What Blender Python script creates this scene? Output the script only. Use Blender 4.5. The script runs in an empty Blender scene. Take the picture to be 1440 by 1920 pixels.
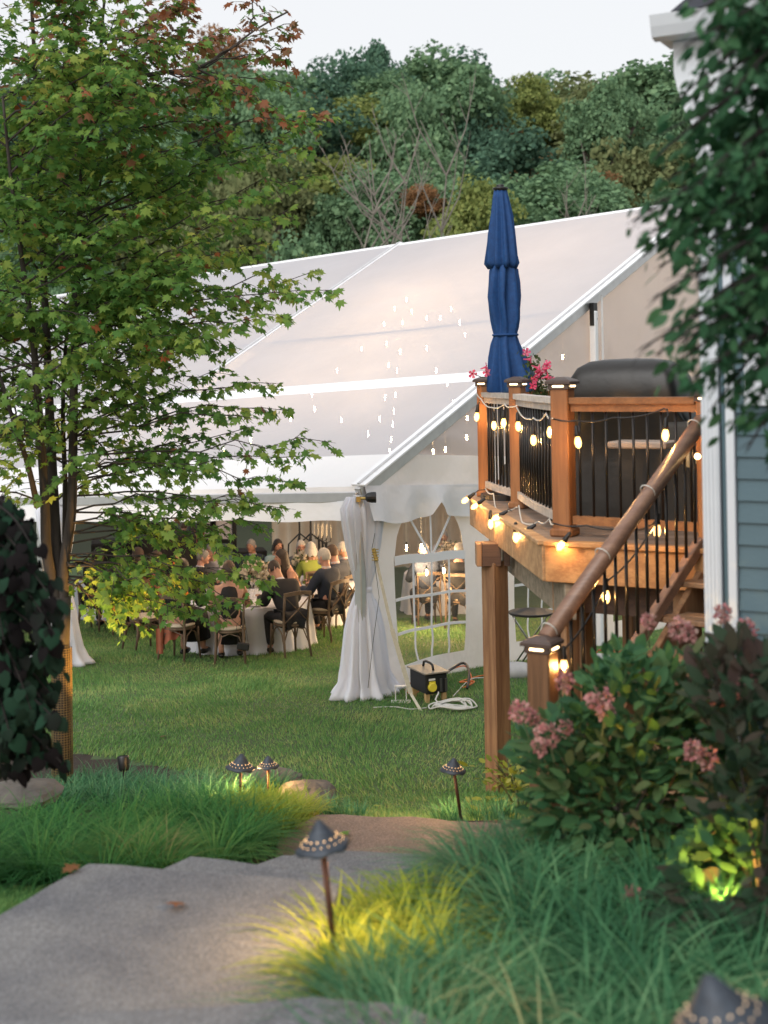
import bpy, math, random
import numpy as np
from mathutils import Vector, Matrix
random.seed(11)
rng = np.random.default_rng(11)
sc = bpy.context.scene
PI = math.pi
# ---------------------------------------------------------------- camera
F, ROLL, EYE = 2500.0, 0.019, 3.7          # focal length in photo pixels, camera roll, eye height in metres
cam_d = bpy.data.cameras.new('camera'); cam = bpy.data.objects.new('camera', cam_d)
sc.collection.objects.link(cam); sc.camera = cam
cam_d.sensor_fit = 'VERTICAL'; cam_d.sensor_height = 36.0; cam_d.sensor_width = 27.0
cam_d.lens = F / 1920 * 36
cam_d.shift_y = -260 / 1920
cam_d.clip_start = 0.1; cam_d.clip_end = 2000
cam_d.dof.use_dof = True; cam_d.dof.focus_distance = 14.5; cam_d.dof.aperture_fstop = 2.0
cam.matrix_world = Matrix.Translation((0, 0, EYE)) @ Matrix.Rotation(PI/2, 4, 'X') @ Matrix.Rotation(-math.asin(ROLL), 4, 'Z')
# ---------------------------------------------------------------- world, sun, exposure
world = bpy.data.worlds.new('World'); sc.world = world; world.use_nodes = True
wn = world.node_tree; wn.nodes.clear()
w_out = wn.nodes.new('ShaderNodeOutputWorld'); w_bg = wn.nodes.new('ShaderNodeBackground')
w_sky = wn.nodes.new('ShaderNodeTexSky'); w_sky.sky_type = 'NISHITA'; w_sky.sun_disc = False
SUN_EL, SUN_ROT = math.radians(7), math.radians(200)
w_sky.sun_elevation = SUN_EL; w_sky.sun_rotation = SUN_ROT; w_sky.air_density = 1.0; w_sky.dust_density = 2.0
w_sc = wn.nodes.new('ShaderNodeVectorMath'); w_sc.operation = 'SCALE'; w_sc.inputs['Scale'].default_value = 0.10 / 0.10
w_mix = wn.nodes.new('ShaderNodeMix'); w_mix.data_type = 'RGBA'
w_mix.inputs[0].default_value = 0.85       # thin even evening cloud over the clear sky
w_mix.inputs[7].default_value = (6.3, 6.3, 6.45, 1)
w_bg.inputs['Strength'].default_value = 0.1
wn.links.new(w_sky.outputs[0], w_sc.inputs[0]); wn.links.new(w_sc.outputs[0], w_mix.inputs[6])
wn.links.new(w_mix.outputs[2], w_bg.inputs['Color']); wn.links.new(w_bg.outputs[0], w_out.inputs[0])
sun_d = bpy.data.lights.new('evening_sun', 'SUN'); sun_d.energy = 1.5; sun_d.angle = math.radians(50); sun_d.color = (1, .98, .95)
sun = bpy.data.objects.new('evening_sun', sun_d); sc.collection.objects.link(sun)
sun.rotation_euler = (math.radians(50), 0, math.radians(-35))
sc.view_settings.view_transform = 'Standard'; sc.view_settings.look = 'None'
sc.view_settings.exposure = 0.68; sc.view_settings.gamma = 1.0; sc.view_settings.use_curve_mapping = False
sc.render.engine = 'CYCLES'
cy = sc.cycles
cy.max_bounces = 8; cy.transparent_max_bounces = 24; cy.diffuse_bounces = 3; cy.glossy_bounces = 3; cy.transmission_bounces = 4
cy.caustics_reflective = False; cy.caustics_refractive = False
cy.sample_clamp_indirect = 4.0
try:
    cy.use_denoising = True; cy.denoiser = 'OPENIMAGEDENOISE'
except Exception: pass
# ---------------------------------------------------------------- helpers
def ray(x, y):
    dx, dy = x - 720, y - 700; c = math.sqrt(1 - ROLL*ROLL)
    return (dx*c - dy*ROLL)/F, (dy*c + dx*ROLL)/F
def P(x, y, D):                       # the point that a photo pixel shows at distance D
    u, v = ray(x, y); return Vector((u*D, D, EYE - v*D))
_gy = [0, 3, 4.6, 5.8, 7.3, 8.2, 9.0, 9.5, 11.3, 13, 15.3, 20, 40, 50, 70, 90, 130, 170, 230]
_gz = [-2.05, -2.12, -2.24, -2.38, -2.76, -2.96, -3.03, -3.2, -3.55, -3.6, -3.73, -4.13, -5.9, -6.6, -3.5, 1, 14, 27, 30]
def G(y, x=0.0): return EYE + float(np.interp(y, _gy, _gz))
def PG(x, y):                         # the ground point that a photo pixel shows
    u, v = ray(x, y); lo, hi = 3.0, 60.0
    for _ in range(40):
        m = (lo + hi)/2
        if EYE - v*m > G(m): lo = m
        else: hi = m
    return Vector((u*lo, lo, G(lo)))
def PZ(x, y, zrel):
    u, v = ray(x, y); D = -zrel/v; return Vector((u*D, D, EYE + zrel))
def pix(p):
    u, v = p[0]/p[1], (EYE - p[2])/p[1]; c = math.sqrt(1 - ROLL*ROLL)
    return 720 + F*(u*c + v*ROLL), 700 + F*(v*c - u*ROLL)

# ---------------------------------------------------------------- materials
def _mat(name):
    m = bpy.data.materials.new(name); m.use_nodes = True; n = m.node_tree.nodes
    b = n.get('Principled BSDF'); return m, n, m.node_tree.links, b
def _noise(n, l, scale, detail=4, vec=None, rough=.55):
    t = n.new('ShaderNodeTexNoise'); t.inputs['Scale'].default_value = scale; t.inputs['Detail'].default_value = detail
    t.inputs['Roughness'].default_value = rough
    if vec is not None: l.new(vec, t.inputs['Vector'])
    return t
def _ramp(n, l, fac, stops):
    r = n.new('ShaderNodeValToRGB'); e = r.color_ramp.elements
    while len(e) < len(stops): e.new(.5)
    for i, (p, c) in enumerate(stops):
        e[i].position = p; e[i].color = (*c, 1)
    l.new(fac, r.inputs[0]); return r
def mat(name, c1, c2=None, scale=8.0, rough=.6, metal=0.0, bump=0.0, bscale=None, stretch=None, spec=.5, obj_rand=0.0, detail=4, coat=0):
    m, n, l, b = _mat(name)
    c2 = c2 or tuple(x*.8 for x in c1)
    tc = n.new('ShaderNodeTexCoord'); vec = tc.outputs['Object']
    if stretch:
        mp = n.new('ShaderNodeMapping'); mp.inputs['Scale'].default_value = stretch; l.new(vec, mp.inputs[0]); vec = mp.outputs[0]
    t = _noise(n, l, scale, detail, vec)
    r = _ramp(n, l, t.outputs['Fac'], [(.3, c1), (.7, c2)])
    col = r.outputs[0]
    if obj_rand:
        oi = n.new('ShaderNodeObjectInfo'); hs = n.new('ShaderNodeHueSaturation'); mr = n.new('ShaderNodeMapRange')
        mr.inputs[3].default_value = 1 - obj_rand; mr.inputs[4].default_value = 1 + obj_rand
        l.new(oi.outputs['Random'], mr.inputs[0]); l.new(mr.outputs[0], hs.inputs['Value']); l.new(col, hs.inputs['Color']); col = hs.outputs[0]
    l.new(col, b.inputs['Base Color'])
    b.inputs['Roughness'].default_value = rough; b.inputs['Metallic'].default_value = metal; b.inputs['Specular IOR Level'].default_value = spec
    if coat: b.inputs['Coat Weight'].default_value = coat
    if bump:
        t2 = _noise(n, l, bscale or scale*4, 5, vec); bp = n.new('ShaderNodeBump'); bp.inputs['Strength'].default_value = bump; bp.inputs['Distance'].default_value = .01
        l.new(t2.outputs['Fac'], bp.inputs['Height']); l.new(bp.outputs[0], b.inputs['Normal'])
    return m
def glow(name, col, strength):
    m, n, l, b = _mat(name); b.inputs['Base Color'].default_value = (.8, .7, .5, 1)
    b.inputs['Emission Color'].default_value = (*col, 1); b.inputs['Emission Strength'].default_value = strength; return m
def leaf_mat(name, stops, trans=.35, rough=.45, spec=.4):
    """leaf colours vary from leaf to leaf (random per mesh island and per object)"""
    m, n, l, b = _mat(name)
    g = n.new('ShaderNodeNewGeometry'); oi = n.new('ShaderNodeObjectInfo')
    a = n.new('ShaderNodeMath'); a.operation = 'ADD'; l.new(g.outputs['Random Per Island'], a.inputs[0]); l.new(oi.outputs['Random'], a.inputs[1])
    fr = n.new('ShaderNodeMath'); fr.operation = 'FRACT'; l.new(a.outputs[0], fr.inputs[0])
    tc = n.new('ShaderNodeNewGeometry'); t = _noise(n, l, 1.1, 2, tc.outputs['Position'])
    mx = n.new('ShaderNodeMath'); mx.operation = 'MULTIPLY_ADD'; l.new(t.outputs['Fac'], mx.inputs[0]); mx.inputs[1].default_value = .9
    ms = n.new('ShaderNodeMath'); ms.operation = 'MULTIPLY_ADD'; l.new(fr.outputs[0], ms.inputs[0]); ms.inputs[1].default_value = .5; ms.inputs[2].default_value = -.2
    l.new(ms.outputs[0], mx.inputs[2])
    r = _ramp(n, l, mx.outputs[0], stops)
    l.new(r.outputs[0], b.inputs['Base Color']); b.inputs['Roughness'].default_value = rough; b.inputs['Specular IOR Level'].default_value = spec
    tr = n.new('ShaderNodeBsdfTranslucent'); l.new(r.outputs[0], tr.inputs[0]); mix = n.new('ShaderNodeMixShader'); mix.inputs[0].default_value = trans
    out = n.get('Material Output'); l.new(b.outputs[0], mix.inputs[1]); l.new(tr.outputs[0], mix.inputs[2]); l.new(mix.outputs[0], out.inputs[0])
    return m
def vinyl(name, col, transp, transl, rough=.35, bumpy=.25):
    """tent skin: white or frosted sheet that lets some light and a little of the view through"""
    m, n, l, b = _mat(name)
    tc = n.new('ShaderNodeTexCoord'); t = _noise(n, l, .9, 3, tc.outputs['Object'])
    r = _ramp(n, l, t.outputs['Fac'], [(.3, col), (.7, tuple(c*.94 for c in col))])
    l.new(r.outputs[0], b.inputs['Base Color']); b.inputs['Roughness'].default_value = rough
    bp = n.new('ShaderNodeBump'); bp.inputs['Strength'].default_value = bumpy; bp.inputs['Distance'].default_value = .05
    t2 = _noise(n, l, 2.2, 3, tc.outputs['Object']); l.new(t2.outputs['Fac'], bp.inputs['Height']); l.new(bp.outputs[0], b.inputs['Normal'])
    tl = n.new('ShaderNodeBsdfTranslucent'); l.new(r.outputs[0], tl.inputs[0]); tp = n.new('ShaderNodeBsdfTransparent')
    m1 = n.new('ShaderNodeMixShader'); m1.inputs[0].default_value = transl; l.new(b.outputs[0], m1.inputs[1]); l.new(tl.outputs[0], m1.inputs[2])
    m2 = n.new('ShaderNodeMixShader'); m2.inputs[0].default_value = transp; l.new(m1.outputs[0], m2.inputs[1]); l.new(tp.outputs[0], m2.inputs[2])
    l.new(m2.outputs[0], n.get('Material Output').inputs[0]); return m

# ---------------------------------------------------------------- mesh building
def mesh_from(name, V, T):
    """triangles or quads as numpy arrays -> mesh, fast"""
    V = np.asarray(V, dtype=np.float32); T = np.asarray(T, dtype=np.int32); k = T.shape[1]
    me = bpy.data.meshes.new(name); me.vertices.add(len(V)); me.vertices.foreach_set('co', V.ravel())
    me.loops.add(T.size); me.loops.foreach_set('vertex_index', T.ravel())
    me.polygons.add(len(T)); me.polygons.foreach_set('loop_start', np.arange(0, T.size, k, dtype=np.int32))
    me.polygons.foreach_set('loop_total', np.full(len(T), k, dtype=np.int32))
    me.update(calc_edges=True); return me
class MB:
    def __init__(s): s.v = []; s.f = []; s.m = []; s.mi = 0
    def add(s, vs, fs):
        o = len(s.v); s.v += [tuple(v) for v in vs]; s.f += [tuple(i + o for i in f) for f in fs]; s.m += [s.mi]*len(fs); return s
    def box(s, c, d, R=None):
        c = Vector(c); hx, hy, hz = d[0]/2, d[1]/2, d[2]/2
        vs = [Vector((x*hx, y*hy, z*hz)) for z in (-1, 1) for y in (-1, 1) for x in (-1, 1)]
        if R is not None: vs = [R @ v for v in vs]
        return s.add([v + c for v in vs], [(0, 2, 3, 1), (4, 5, 7, 6), (0, 1, 5, 4), (2, 6, 7, 3), (0, 4, 6, 2), (1, 3, 7, 5)])
    def bbox(s, c, d, R=None, b=.006):
        """box with bevelled vertical and long edges"""
        c = Vector(c); hx, hy, hz = d[0]/2, d[1]/2, d[2]/2; b = min(b, hx*.4, hy*.4, hz*.4); vs = []
        for z, k in ((-hz, b), (-hz + b, 0), (hz - b, 0), (hz, b)):
            for x, y in ((-hx + b + 0*k, -hy + k), (hx - b, -hy + k), (hx - k, -hy + b), (hx - k, hy - b), (hx - b, hy - k), (-hx + b, hy - k), (-hx + k, hy - b), (-hx + k, -hy + b)):
                vs.append(Vector((x, y, z)))
        fs = [tuple(reversed(range(8))), tuple(range(24, 32))]
        for r in range(3):
            for i in range(8): j = (i + 1) % 8; fs.append((r*8 + i, r*8 + j, r*8 + 8 + j, r*8 + 8 + i))
        if R is not None: vs = [R @ v for v in vs]
        return s.add([v + c for v in vs], fs)
    def beam(s, a, b, w, h, up=(0, 0, 1), bev=0):
        """bar from a to b, w wide, h high (about its centre line)"""
        a, b = Vector(a), Vector(b); d = b - a; L = d.length; y = d/L; x = y.cross(Vector(up))
        if x.length < 1e-4: x = y.cross(Vector((1, 0, 0)))
        x.normalize(); z = x.cross(y); R = Matrix((x, y, z)).transposed()
        return s.bbox((a + b)/2, (w, L, h), R, bev) if bev else s.box((a + b)/2, (w, L, h), R)
    def tube(s, pts, r, n=6, cap=True):
        pts = [Vector(p) for p in pts]; N = len(pts); rs = [r]*N if not isinstance(r, (list, tuple)) else list(r)
        vs = []; fs = []; prev = None
        for i, p in enumerate(pts):
            t = (pts[min(i+1, N-1)] - pts[max(i-1, 0)]); t = t.normalized() if t.length > 1e-9 else Vector((0, 0, 1))
            if prev is None: x = t.orthogonal().normalized()
            else:
                x = prev - t*prev.dot(t); x = x.normalized() if x.length > 1e-6 else t.orthogonal().normalized()
            prev = x; y = t.cross(x)
            for k in range(n): a = 2*PI*k/n; vs.append(p + (x*math.cos(a) + y*math.sin(a))*rs[i])
        for i in range(N-1):
            for k in range(n): j = (k+1) % n; fs.append((i*n+k, i*n+j, (i+1)*n+j, (i+1)*n+k))
        if cap: fs += [tuple(reversed(range(n))), tuple((N-1)*n + k for k in range(n))]
        return s.add(vs, fs)
    def lathe(s, c, prof, n=16, M=None, cap=False):
        """prof: list of (radius, z)"""
        c = Vector(c); vs = []; fs = []
        for r, z in prof:
            for k in range(n):
                a = 2*PI*k/n; v = Vector((r*math.cos(a), r*math.sin(a), z)); vs.append((M @ v if M is not None else v) + c)
        for i in range(len(prof)-1):
            for k in range(n): j = (k+1) % n; fs.append((i*n+k, i*n+j, (i+1)*n+j, (i+1)*n+k))
        if cap: fs += [tuple(reversed(range(n))), tuple((len(prof)-1)*n + k for k in range(n))]
        return s.add(vs, fs)
    def ball(s, c, r, n=8, m=6, M=None):
        if not isinstance(r, (tuple, list)): r = (r, r, r)
        c = Vector(c); vs = [Vector((0, 0, -r[2]))]; fs = []
        for i in range(1, m):
            a = PI*i/m - PI/2
            for k in range(n): b = 2*PI*k/n; vs.append(Vector((r[0]*math.cos(a)*math.cos(b), r[1]*math.cos(a)*math.sin(b), r[2]*math.sin(a))))
        vs.append(Vector((0, 0, r[2]))); top = len(vs)-1
        for k in range(n): j = (k+1) % n; fs += [(0, 1+j, 1+k), (top, top-n+k, top-n+j)]
        for i in range(m-2):
            for k in range(n): j = (k+1) % n; fs.append((1+i*n+k, 1+i*n+j, 1+(i+1)*n+j, 1+(i+1)*n+k))
        if M is not None: vs = [M @ v for v in vs]
        return s.add([v + c for v in vs], fs)
    def prism(s, poly, z0, z1):
        n = len(poly); vs = [(p[0], p[1], z0) for p in poly] + [(p[0], p[1], z1) for p in poly]
        return s.add(vs, [tuple(reversed(range(n))), tuple(range(n, 2*n))] + [(i, (i+1) % n, n + (i+1) % n, n+i) for i in range(n)])
    def sheet(s, fn, nu, nv):
        """grid surface fn(u, v) with u, v in 0..1"""
        vs = [fn(i/nu, j/nv) for j in range(nv+1) for i in range(nu+1)]
        return s.add(vs, [(j*(nu+1)+i, j*(nu+1)+i+1, (j+1)*(nu+1)+i+1, (j+1)*(nu+1)+i) for j in range(nv) for i in range(nu)])
    def mesh(s, name, org=(0, 0, 0), smooth=False):
        me = bpy.data.meshes.new(name); o = Vector(org)
        me.from_pydata([(v[0]-o.x, v[1]-o.y, v[2]-o.z) for v in s.v], [], s.f)
        if any(s.m): me.polygons.foreach_set('material_index', s.m)
        if smooth: me.polygons.foreach_set('use_smooth', [True]*len(s.f))
        me.update(); return me
COL = sc.collection
def link(name, data, m=None, parent=None, label=None, kind=None, smooth=False):
    o = bpy.data.objects.new(name, data); COL.objects.link(o)
    if m is not None and data is not None and not data.materials:
        for x in (m if isinstance(m, (list, tuple)) else [m]): data.materials.append(x)
    if parent is not None: o.parent = parent
    if label: o['label'] = label
    if kind: o['kind'] = kind
    return o
def tag(o, label=None, cat=None, group=None, kind=None):
    if label: o['label'] = label
    if cat: o['category'] = cat
    if group: o['group'] = group
    if kind: o['kind'] = kind
    return o
def thing(name, label, cat, loc=(0, 0, 0), rz=0, group=None, kind=None):
    o = bpy.data.objects.new(name, None); COL.objects.link(o); o.empty_display_size = .1
    o.location = loc; o.rotation_euler = (0, 0, rz); return tag(o, label, cat, group, kind)
def part(mb, name, m, parent, label=None, kind=None, smooth=False, org=None):
    """mesh given in world metres under a thing that is not turned (org None: subtract the root's place)"""
    root = parent
    while root.parent is not None: root = root.parent
    o = root.location if org is None else org
    return link(name, mb.mesh(name, o, smooth), m, parent, label, kind)
def dup(root, loc=None, rz=None, label=None, group=None):
    r = root.copy(); COL.objects.link(r)
    if loc is not None: r.location = loc
    if rz is not None: r.rotation_euler = (0, 0, rz)
    if label: r['label'] = label
    if group: r['group'] = group
    def kids(a, b):
        for ch in list(a.children):
            if ch.name in _new: continue
            c = ch.copy(); COL.objects.link(c); c.parent = b; _new.add(c.name); kids(ch, c)
    _new = set(); kids(root, r); return r
# rotation matrices, many at once
def frames(dirs, ups):
    """dirs: leaf axis (N,3), ups: rough normal (N,3) -> (N,3,3) with columns side, axis, normal"""
    y = dirs/np.linalg.norm(dirs, axis=1, keepdims=True)
    x = np.cross(y, ups); x /= np.linalg.norm(x, axis=1, keepdims=True) + 1e-9
    z = np.cross(x, y); return np.stack([x, y, z], axis=2)
def leaf_cloud(C, R, S, tv, tf):
    """template leaf (k,3) placed at C with frames R and sizes S -> V, T"""
    tv = np.asarray(tv, dtype=np.float64); tf = np.asarray(tf)
    V = C[:, None, :] + np.einsum('nij,kj->nki', R, tv)*S[:, None, None]
    T = tf[None] + (np.arange(len(C))*len(tv))[:, None, None]
    return V.reshape(-1, 3), T.reshape(-1, tf.shape[1])
def foliage(root, C, R, S, tmpl, m, n_single=250, name='leaf', mass='crown', key=None, mass_label=None):
    """the largest-showing leaves become objects of their own, the rest one part of kind stuff"""
    tv, tf = tmpl; loc = np.array(root.location); k = min(n_single, len(C))
    order = np.argsort(-(S/np.maximum(C[:, 1], .5)) if key is None else key)
    one = mesh_from(name, tv, tf); one.materials.append(m)
    for i in order[:k]:
        o = bpy.data.objects.new(name, one); COL.objects.link(o); o.parent = root
        M = Matrix(R[i].tolist()).to_4x4() @ Matrix.Scale(S[i], 4); M.translation = Vector(C[i] - loc); o.matrix_local = M
    r = order[k:]
    V, T = leaf_cloud(C[r] - loc, R[r], S[r], tv, tf)
    me = mesh_from(mass, V, T); me.materials.append(m)
    return link(mass, me, None, root, mass_label, 'stuff')
def vary(R, a=.25):
    R = R.copy(); R[:, :, 0] *= rng.uniform(1-a*1.4, 1+a*.5, (len(R), 1)); R[:, :, 2] *= rng.uniform(-.5, 2.6, (len(R), 1)); return R
def fan(outline, droop=.12, mid=(0, .35, .03)):
    vs = [mid] + [(x, y, -droop*(x*x*1.6 + (y-.3)**2)) for x, y in outline]; n = len(outline)
    return np.array(vs), np.array([(0, 1+i, 1+(i+1) % n) for i in range(n)])
_h = [(.34, -.1), (.3, .1), (.66, .3), (.38, .38), (.43, .66), (.17, .56)]
MAPLE = fan([(0, .02)] + _h + [(0, 1.05)] + [(-x, y) for x, y in reversed(_h)])
OVAL = fan([(0, 0), (.2, .2), (.27, .5), (.16, .8), (0, 1), (-.16, .8), (-.27, .5), (-.2, .2)], .25, (0, .5, -.05))
HEART = fan([(0, 0), (.3, -.12), (.5, .15), (.42, .55), (0, 1), (-.42, .55), (-.5, .15), (-.3, -.12)], .3, (0, .35, .05))
CARD = (np.array([(-.5, 0, 0), (.5, 0, 0), (.3, .9, .15), (-.45, .7, -.1)]), np.array([(0, 1, 2), (0, 2, 3)]))

ORD = ['leftmost', 'second from left', 'third from left', 'fourth from left', 'fifth from left', 'sixth from left', 'seventh from left', 'eighth from left', 'ninth from left', 'tenth from left']
SECT = ['right', 'back right', 'back', 'back left', 'left', 'front left', 'front', 'front right']
# ================================================================ materials
M = {}
M['lawn'] = mat('lawn_soil', (.065, .105, .035), (.04, .075, .025), 3, .9, bump=.5, bscale=60)
M['mulch'] = mat('mulch', (.035, .022, .015), (.012, .008, .006), 30, .95, bump=1, bscale=60)
M['hill'] = mat('hill_floor', (.03, .035, .015), (.015, .02, .01), .2, .95)
M['rock'] = mat('field_stone', (.13, .115, .1), (.06, .055, .05), 5, .85, bump=.8, bscale=20)
M['white_metal'] = mat('white_metal', (.75, .75, .74), rough=.35)
M['steel'] = mat('steel', (.5, .5, .5), rough=.25, metal=1)
M['black'] = mat('black_plastic', (.012, .012, .013), rough=.45)
M['cable_white'] = mat('cable_white', (.62, .62, .58), rough=.5)
# exposed aggregate concrete: thousands of small pebbles of several greys
def aggregate(name, tint):
    m, n, l, b = _mat(name); tc = n.new('ShaderNodeTexCoord')
    v = n.new('ShaderNodeTexVoronoi'); v.inputs['Scale'].default_value = 130; l.new(tc.outputs['Object'], v.inputs['Vector'])
    r = _ramp(n, l, v.outputs['Color'], [(.2, tuple(.74*t for t in tint)), (.5, tint), (.85, tuple(min(1, 1.4*t) for t in tint))])
    t = _noise(n, l, 2.2, 5, tc.outputs['Object']); r2 = _ramp(n, l, t.outputs['Fac'], [(.35, (.72, .72, .74)), (.65, (1.08, 1.05, 1.0))])
    mx = n.new('ShaderNodeMix'); mx.data_type = 'RGBA'; mx.blend_type = 'MULTIPLY'; mx.inputs[0].default_value = 1
    l.new(r.outputs[0], mx.inputs[6]); l.new(r2.outputs[0], mx.inputs[7]); l.new(mx.outputs[2], b.inputs['Base Color'])
    b.inputs['Roughness'].default_value = .8
    bp = n.new('ShaderNodeBump'); bp.inputs['Strength'].default_value = .8; bp.inputs['Distance'].default_value = .006
    l.new(v.outputs['Distance'], bp.inputs['Height']); l.new(bp.outputs[0], b.inputs['Normal']); return m
M['agg'] = aggregate('aggregate_concrete', (.158, .166, .18))
M['agg_pink'] = aggregate('aggregate_concrete_landing', (.19, .14, .115))  # same concrete, with the warm lamplight put into its tint

# ================================================================ ground
def lawn_edge(x):                       # where the planting beds end and the lawn begins
    return float(np.interp(x, [-6, -2.95, -2.2, -1.2, -.75, -.5, -.3, .9, 1.2, 3], [12.9, 12.6, 12.2, 11.6, 11.2, 10.1, 9.35, 9.35, 9.9, 10.2]))
def is_lawn(x, y): return y > lawn_edge(x) or (x < -1.42 and 4.0 < y < 7.15 + .1*math.sin(x*3) and x > -5)
def bumps(x, y): return .025*math.sin(x*1.3 + .4*y) + .02*math.sin(y*.9 - x*.7) + .01*math.sin(3.1*x + 2.3*y)
xs = np.concatenate([np.linspace(-120, -9, 16), np.arange(-8.8, 6.0, .2), np.linspace(6.2, 120, 17)])
ys = np.concatenate([np.arange(-3, 16, .2), np.arange(16, 50, .8), np.arange(50, 235, 5)])
gz = {}
def ground_z(x, y): return G(y) + (bumps(x, y) if y > 9.3 else 0)
grids = {'lawn': MB(), 'planting_bed': MB(), 'hill': MB()}
for i in range(len(xs)-1):
    for j in range(len(ys)-1):
        cx, cyy = (xs[i]+xs[i+1])/2, (ys[j]+ys[j+1])/2
        k = 'hill' if cyy > 48 else 'lawn' if is_lawn(cx, cyy) else 'planting_bed'
        q = [(xs[i], ys[j]), (xs[i+1], ys[j]), (xs[i+1], ys[j+1]), (xs[i], ys[j+1])]
        grids[k].add([(a, b, ground_z(a, b)) for a, b in q], [(0, 1, 2, 3)])
for k, m in (('lawn', 'lawn'), ('planting_bed', 'mulch'), ('hill', 'hill')):
    link(k, grids[k].mesh(k), M[m], kind='structure')

# ================================================================ path: broad slabs stepping down to a landing tinted with lamp warmth
def slab(name, px, zrel, th, m, kind='structure', curve=None):
    pts = [PZ(x, y, zrel) for x, y in px]; mb = MB(); poly = [(p.x, p.y) for p in pts]
    # soften the long edges with small irregularities
    out = []
    for i, a in enumerate(poly):
        b = poly[(i+1) % len(poly)]; n = max(1, int(math.dist(a, b)/.12))
        for t in range(n):
            k = t/n; w = .006*math.sin(17*k + i*3) if 0 < t else 0
            out.append((a[0] + (b[0]-a[0])*k + w, a[1] + (b[1]-a[1])*k + w))
    mb.prism(out, EYE + zrel - th, EYE + zrel - .012); n = len(out)
    cxx, cyy = sum(p[0] for p in out)/n, sum(p[1] for p in out)/n
    mb.add([(p[0], p[1], EYE + zrel - .012) for p in out] + [(p[0] + (cxx-p[0])*.012, p[1] + (cyy-p[1])*.012, EYE + zrel) for p in out],
           [(i, (i+1) % n, n + (i+1) % n, n+i) for i in range(n)] + [tuple(range(n, 2*n))])
    link(name, mb.mesh(name), M[m], kind=kind)
slab('path_slab', [(-420, 2020), (0, 1712), (165, 1617), (225, 1619), (300, 1627), (450, 1638), (640, 1654), (625, 1700), (585, 1790), (610, 1880), (680, 2050), (680, 2300), (300, 2300)], -2.10, .25, 'agg')
slab('path_step', [(250, 1655), (300, 1630), (355, 1605), (420, 1611), (475, 1620), (620, 1632), (860, 1640), (980, 1720), (500, 1745)], -2.31, .22, 'agg')
slab('path_step', [(420, 1650), (475, 1622), (530, 1603), (640, 1611), (880, 1622), (960, 1680), (500, 1690)], -2.52, .22, 'agg')
slab('path_step', [(505, 1640), (530, 1607), (590, 1592), (760, 1600), (930, 1610), (980, 1660), (520, 1660)], -2.73, .22, 'agg')
slab('path_landing', [(515, 1612), (522, 1570), (560, 1543), (592, 1527), (640, 1526), (700, 1531), (770, 1530), (850, 1539), (920, 1541), (1000, 1553), (1080, 1600), (1080, 1660), (520, 1650)], -2.94, .25, 'agg_pink')
# upper slab the photographer stands on: its rounded front edge crosses the lower left of the picture
slab('path_upper_slab', [(-700, 2400), (-560, 2080), (-100, 1925), (200, 1893), (420, 1883), (590, 1866), (760, 1880), (1000, 1990), (1050, 2500)], -1.92, .18, 'agg')

# ================================================================ lawn blades
def blades(name, N, xr, yfun, h, w, m, label, test, dens=1.0, curve=.5):
    X = rng.uniform(xr[0], xr[1], N); U = rng.random(N); Y = yfun(U)
    keep = np.array([test(x, y) for x, y in zip(X, Y)]); X, Y = X[keep], Y[keep]; n = len(X)
    Z = np.array([ground_z(x, y) for x, y in zip(X, Y)]) - .004
    a = rng.uniform(0, 2*PI, n); H = h*rng.uniform(.6, 1.25, n)*(1 + .35*np.sin(X*2.1 + 1.3*Y)*np.sin(1.7*Y - X)); W = w*rng.uniform(.7, 1.4, n)
    lean = rng.normal(0, .5, (n, 2))*H[:, None]*curve*1.6 + np.stack([np.sin(X*1.9 + Y), np.cos(Y*1.4 - X*.8)], 1)*H[:, None]*.35
    B = np.stack([X, Y, Z], 1); s = np.stack([np.cos(a), np.sin(a), 0*a], 1)*W[:, None]/2
    T = B + np.concatenate([lean, H[:, None]], 1)
    V = np.stack([B - s, B + s, T], 1).reshape(-1, 3); me = mesh_from(name, V, np.arange(3*n).reshape(-1, 3)); me.materials.append(m)
    o = link(name, me, None, None, label, 'stuff'); o['category'] = 'grass'; return o
M['blade'] = leaf_mat('grass_blade', [(0, (0.071, 0.183, 0.059)), (.4, (0.136, 0.295, 0.094)), (.6, (0.224, 0.378, 0.124)), (.8, (0.389, 0.437, 0.177))], .35, .6, .12)
blades('lawn_grass', 330000, (-7.5, 5.5), lambda u: 9.2*(2.7**u), .045, .011, M['blade'], 'short mown green grass of the lawn between path and tent', lambda x, y: y > lawn_edge(x) and abs(x) < y*.34 + .8)
blades('lawn_grass_patch', 60000, (-3.6, -1.42), lambda u: 4.3 + 2.85*u, .04, .008, M['blade'], 'small patch of lawn left of the aggregate path', is_lawn)

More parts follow.
